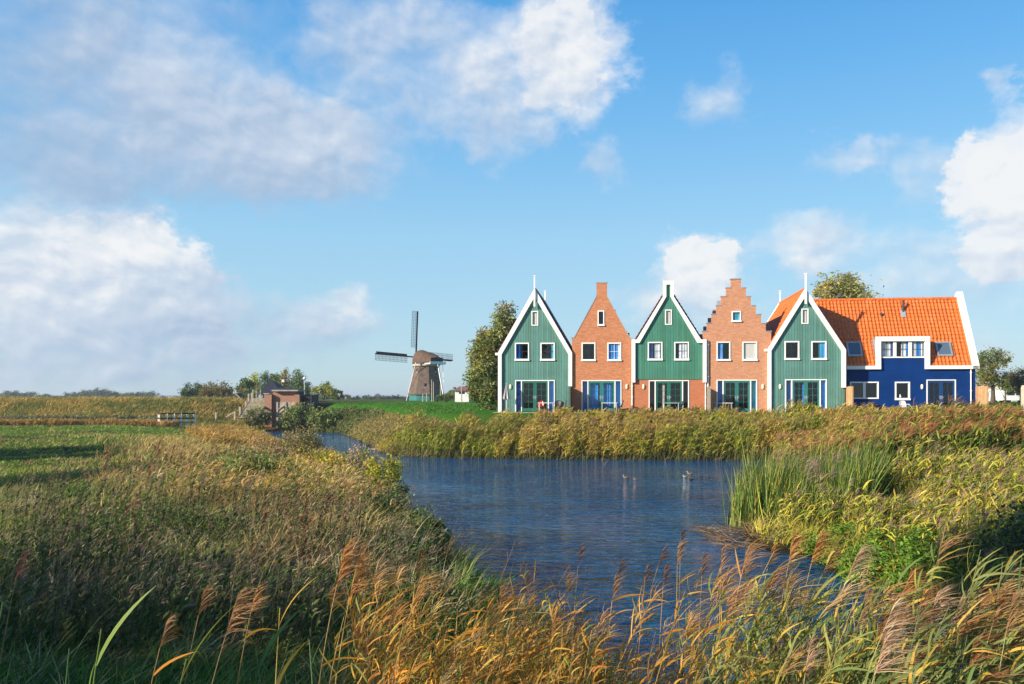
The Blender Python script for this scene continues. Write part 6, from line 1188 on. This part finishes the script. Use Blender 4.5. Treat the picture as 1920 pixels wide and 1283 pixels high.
HL = [(1084, 1062, 7.0, 'dark narrow reed plume, leftmost against the blue water', 1, DK, OR[2], (.3, .2, .1), 4, 60),
 (1156, 1090, 6.6, 'dark bent plume right of the leftmost one against the water', 1, DK, OR[0], (.3, .2, .1), 4, 1110),
 (1148, 1125, 6.2, 'brown upright plume among the orange leaves at centre bottom', 1, BR, OR[0], (.4, .25, .1), 5, 1125),
 (1204, 1100, 6.6, 'dark plume slanting right over the blue water', 1, DK, OR[1], (.35, .22, .1), 4, 1150),
 (1233, 1065, 6.9, 'highest dark plume slanting over the middle of the water', 1, DK, OR[1], (.35, .22, .1), 4, 1160),
 (1270, 1060, 6.8, 'thin brown plume upright at the centre of the water', 1, BR, OR[3], (.4, .27, .1), 3, 1262),
 (1276, 1035, 7.1, 'small dark plume topmost against the water, at centre', 1, DK, OR[3], (.3, .2, .1), 3, 1264),
 (1243, 1105, 6.2, 'long dark upright plume in the right-centre reeds', 1, DK, OR[0], (.35, .2, .1), 5, 1226),
 (1316, 1080, 6.6, 'dark upright plume left of the yellow leaf fan', 1, DK, OR[2], (.3, .2, .1), 4, 1300),
 (1352, 1065, 6.8, 'small plume above the golden stem at the right of the water', 1, BR, YL[1], (.45, .33, .1), 4, 1340),
 (1390, 1080, 6.4, 'russet plume at the top of a golden stem in the yellow reeds', 1, RU, YL[0], (.5, .36, .1), 7, 1330),
 (1440, 1062, 6.5, 'russet plume slanting left of the large double plume', 1, RU, YL[0], (.45, .33, .1), 6, 1375),
 (1478, 1060, 6.2, 'large fluffy russet plume, left half of the double plume', 2, RU, GR[1], (.35, .3, .1), 8, 1425),
 (1520, 1062, 6.2, 'large fluffy russet plume, right half of the double plume', 2, RU, GR[3], (.35, .3, .1), 8, 1450),
 (1592, 1080, 6.3, 'feathery tan plume sweeping right above the dark inlet', 2, MV, GR[3], (.35, .28, .1), 5, 1480),
 (1606, 1120, 5.8, 'small pale plume on a slanting stem in the inlet', 1, PK, GR[0], (.35, .28, .1), 4, 1560),
 (1685, 1130, 5.6, 'russet plume slanting above the green leaves at the right', 2, RU, GR[1], (.35, .28, .1), 6, 1590),
 (1720, 1150, 5.4, 'narrow russet plume right of the slanting one', 1, RU, GR[0], (.35, .28, .1), 5, 1650),
 (1650, 1200, 4.9, 'fluffy pink-tan plume low in the right foreground', 2, PK, GR[1], (.35, .3, .1), 7, 1560),
 (1735, 1180, 5.0, 'pink-tan plume right of the low fluffy one', 2, PK, GR[2], (.3, .3, .1), 7, 1650),
 (1780, 1180, 5.2, 'pale plume drooping over the inlet at the right', 2, MV, GR[0], (.3, .3, .1), 6, 1690),
 (1860, 1175, 5.0, 'large brown plume near the right edge', 2, BR, GR[1], (.3, .26, .1), 8, 1790),
 (1885, 1195, 4.7, 'dark brown plume at the right edge', 2, BR, GR[0], (.3, .26, .1), 7, 1830),
 (1640, 1265, 4.2, 'plume low among the green leaves at the bottom right', 2, PK, GR[0], (.3, .28, .1), 7, 1560),
 (1510, 1262, 4.4, 'mauve plume cut by the bottom edge right of centre', 1, MV, GR[2], (.3, .25, .1), 6, 1470),
 (632, 1095, 5.2, 'large rust-red plume bowing over the shaded bank', 2, RU, OR[0], (.45, .28, .1), 3, 585),
 (655, 1120, 5.3, 'second rust-red plume beside the large one on the shaded bank', 2, RU, OR[1], (.45, .28, .1), 3, 600),
 (668, 1065, 5.6, 'golden reed rising behind the rust-red plumes', 1, RU, YL[0], (.55, .38, .08), 4, 620),
 (470, 1150, 5.0, 'small orange plume over the dark grass at left centre', 1, RU, OR[0], (.4, .22, .08), 2, 430),
 (372, 1155, 4.9, 'faint brown plume at the left over the dark grass', 1, BR, OR[2], (.3, .18, .08), 2, 330),
 (424, 1190, 4.6, 'wide brown plume blowing right at the bottom left', 2, BR, OR[2], (.3, .18, .08), 2, 360),
 (300, 1215, 4.4, 'brown plume low at the bottom left', 1, BR, OR[0], (.35, .2, .08), 3, 250),
 (30, 1085, 5.2, 'reddish plume at the left edge of the view', 1, (.30, .12, .08), GR[0], (.3, .2, .08), 3, -10),
 (780, 1080, 5.8, 'thin orange reed rising over the near bank left of the water', 1, RU, OR[1], (.5, .3, .08), 4, 755),
 (860, 1120, 5.6, 'orange leafy reed right of the thin one over the near bank', 0, RU, OR[0], (.5, .3, .08), 7, 845),
 (935, 1135, 5.8, 'short orange reed before the corner of the near bank', 1, BR, OR[3], (.5, .3, .08), 5, 920),
 (985, 1120, 6.0, 'brown-tipped reed at the corner of the near bank', 1, BR, OR[0], (.45, .28, .08), 5, 975),
 (1060, 1120, 6.2, 'narrow reed where the bank meets the water', 1, BR, OR[1], (.45, .28, .08), 5, 1045)]
for (px, py, Yv, lb, ps, pc_, lc_, sc_, nl, pr_) in HL:
    hero(px, py, Yv, lb, ps, pc_, lc_, sc_, nl, px_root=(pr_ if pr_ > 70 or pr_ < 0 else px-20), pl=.20 if ps == 1 else .30, pm=46 if ps == 1 else 110, fan=.45 if ps == 1 else 1.05)
# broad bare leaves rising into the bottom edge at left
for (px, py, Yv, lb, lc_, sc_, nl, pr_, w_) in ((190, 1180, 3.6, 'bright green reed shoot at the bottom left', (.20, .30, .04), (.2, .28, .06), 5, 150, .026), (350, 1235, 3.3, 'yellow-green leaning shoot right of the bright one', (.34, .34, .05), (.3, .3, .06), 4, 260, .022), (130, 1215, 3.3, 'upright green blade cluster at the bottom left corner', (.10, .20, .04), (.1, .18, .04), 4, 110, .026), (580, 1200, 3.4, 'grey-green arching leaf at the bottom, left of the orange reeds', (.12, .20, .10), (.14, .2, .08), 4, 620, .034), (525, 1140, 4.4, 'golden upright reed leaf over the dark bank', (.55, .36, .06), (.5, .34, .08), 4, 515, .026), (5, 1130, 3.9, 'green leaf blades at the left edge', (.14, .26, .05), (.14, .22, .06), 3, -40, .026), (480, 1215, 3.5, 'dark green long leaf sweeping left at the bottom', (.05, .13, .05), (.06, .12, .04), 3, 540, .03)):
    hero(px, py, Yv, lb, 0, None, lc_, sc_, nl, px_root=pr_, lw=w_*.7, ll=.34, up=(1.3, 3), dr=(.02, .25), group='leafy reed shoots at the bottom left')
# ------------------------------------------------------------------ ducks
def duck(px, py, label, body, head, s=1.0, flip=1):
    x, y = gp(px, py); root = empty('duck', (x, y, .0), math.pi*(flip < 0)+random.uniform(-.3, .3), label, 'duck', 'ducks on the pond'); root.scale = (s, s, s)
    # body lofted along -x (head) to +x (tail): one continuous surface through breast, neck and head
    path = [((.27, 0, .13), .012, .008), ((.20, 0, .10), .05, .03), ((.10, 0, .065), .095, .075), ((-.02, 0, .05), .11, .09), ((-.12, 0, .06), .095, .08), ((-.17, 0, .10), .06, .06), ((-.18, 0, .16), .036, .038), ((-.185, 0, .205), .034, .036), ((-.205, 0, .235), .042, .04), ((-.235, 0, .245), .036, .032), ((-.262, 0, .24), .015, .012)]
    n = 12; vs = []; pts = [Vector(p[0]) for p in path]
    for k, (p, rw, rh) in enumerate(path):
        d = (pts[min(k+1, len(pts)-1)]-pts[max(k-1, 0)]).normalized(); up = Vector((0, 1, 0)).cross(d); up = up if up.z > 0 or abs(up.z) < .3 else -up
        for i in range(n): a = 2*math.pi*i/n; vs.append(Vector(p)+Vector((0, rw*math.cos(a), 0))+up.normalized()*rh*math.sin(a))
    fs = [(k*n+i, k*n+(i+1) % n, (k+1)*n+(i+1) % n, (k+1)*n+i) for k in range(len(path)-1) for i in range(n)]+[tuple(range(n))[::-1], tuple(range(n*(len(path)-1), n*len(path)))]
    m = MB(); m.add(vs, fs); m.m = [1 if k//n >= 6 else 0 for k in range(len(fs))]; m.build('body', [MAT[body], MAT[head]], root, True)
    MB().add([(-.258, -.014, .246), (-.258, .014, .246), (-.258, .012, .230), (-.258, -.012, .230), (-.315, -.013, .232), (-.315, .013, .232), (-.315, .012, .226), (-.315, -.012, .226)], [(0,1,5,4), (3,7,6,2), (0,4,7,3), (1,2,6,5), (4,5,6,7), (0,3,2,1)]).build('beak', MAT['beak'], root)
    for s_ in (-1, 1):
        w = MB(); wn = 8; vv = []
        for k in range(wn): t = k/(wn-1); vv += [(-.10+.32*t, s_*(.098-.055*t*t+.012*math.sin(math.pi*t)), .115+.02*t), (-.10+.32*t, s_*(.108-.06*t*t), .065+.045*t)]
        w.add(vv, [(2*k, 2*k+2, 2*k+3, 2*k+1) for k in range(wn-1)]).build('wing', MAT[body], root, True)
        MB().lathe([(.001, .246), (.006, .25), (.006, .256), (.001, .26)], 6, (-.222, s_*.038)).build('eye', MAT['tyre'], root)
duck(1174, 897, 'pale tan duck swimming alone on the middle of the pond', 'duck_tan', 'duck_white', .62)
duck(1191, 899.5, 'small low duck just behind the pale tan one', 'duck_tan', 'duck_tan', .38)
duck(1294, 890, 'brown duck, rearmost of the three by the right bank', 'duck_tan', 'duck_white', .66)
duck(1284, 894.5, 'small white duck left of the brown one', 'duck_white', 'duck_white', .42)
duck(1296, 901, 'small black duck nearest of the three by the right bank', 'duck_dark', 'duck_dark', .45)
# ------------------------------------------------------------------ thin even air over the whole scene
hm = bpy.data.materials.new('haze'); hm.use_nodes = True; q = NG(hm.node_tree); v_ = q.n('ShaderNodeVolumePrincipled'); v_.inputs['Color'].default_value = (.80, .88, 1, 1); v_.inputs['Density'].default_value = .00032; v_.inputs['Anisotropy'].default_value = .2
o = q.n('ShaderNodeOutputMaterial'); q.l(v_.outputs[0], o.inputs['Volume'])
hb_ = MB().box(-6100, 6100, -320, 9100, -2.2, 19.5).build('haze', hm); tag(hb_, kind='stuff')
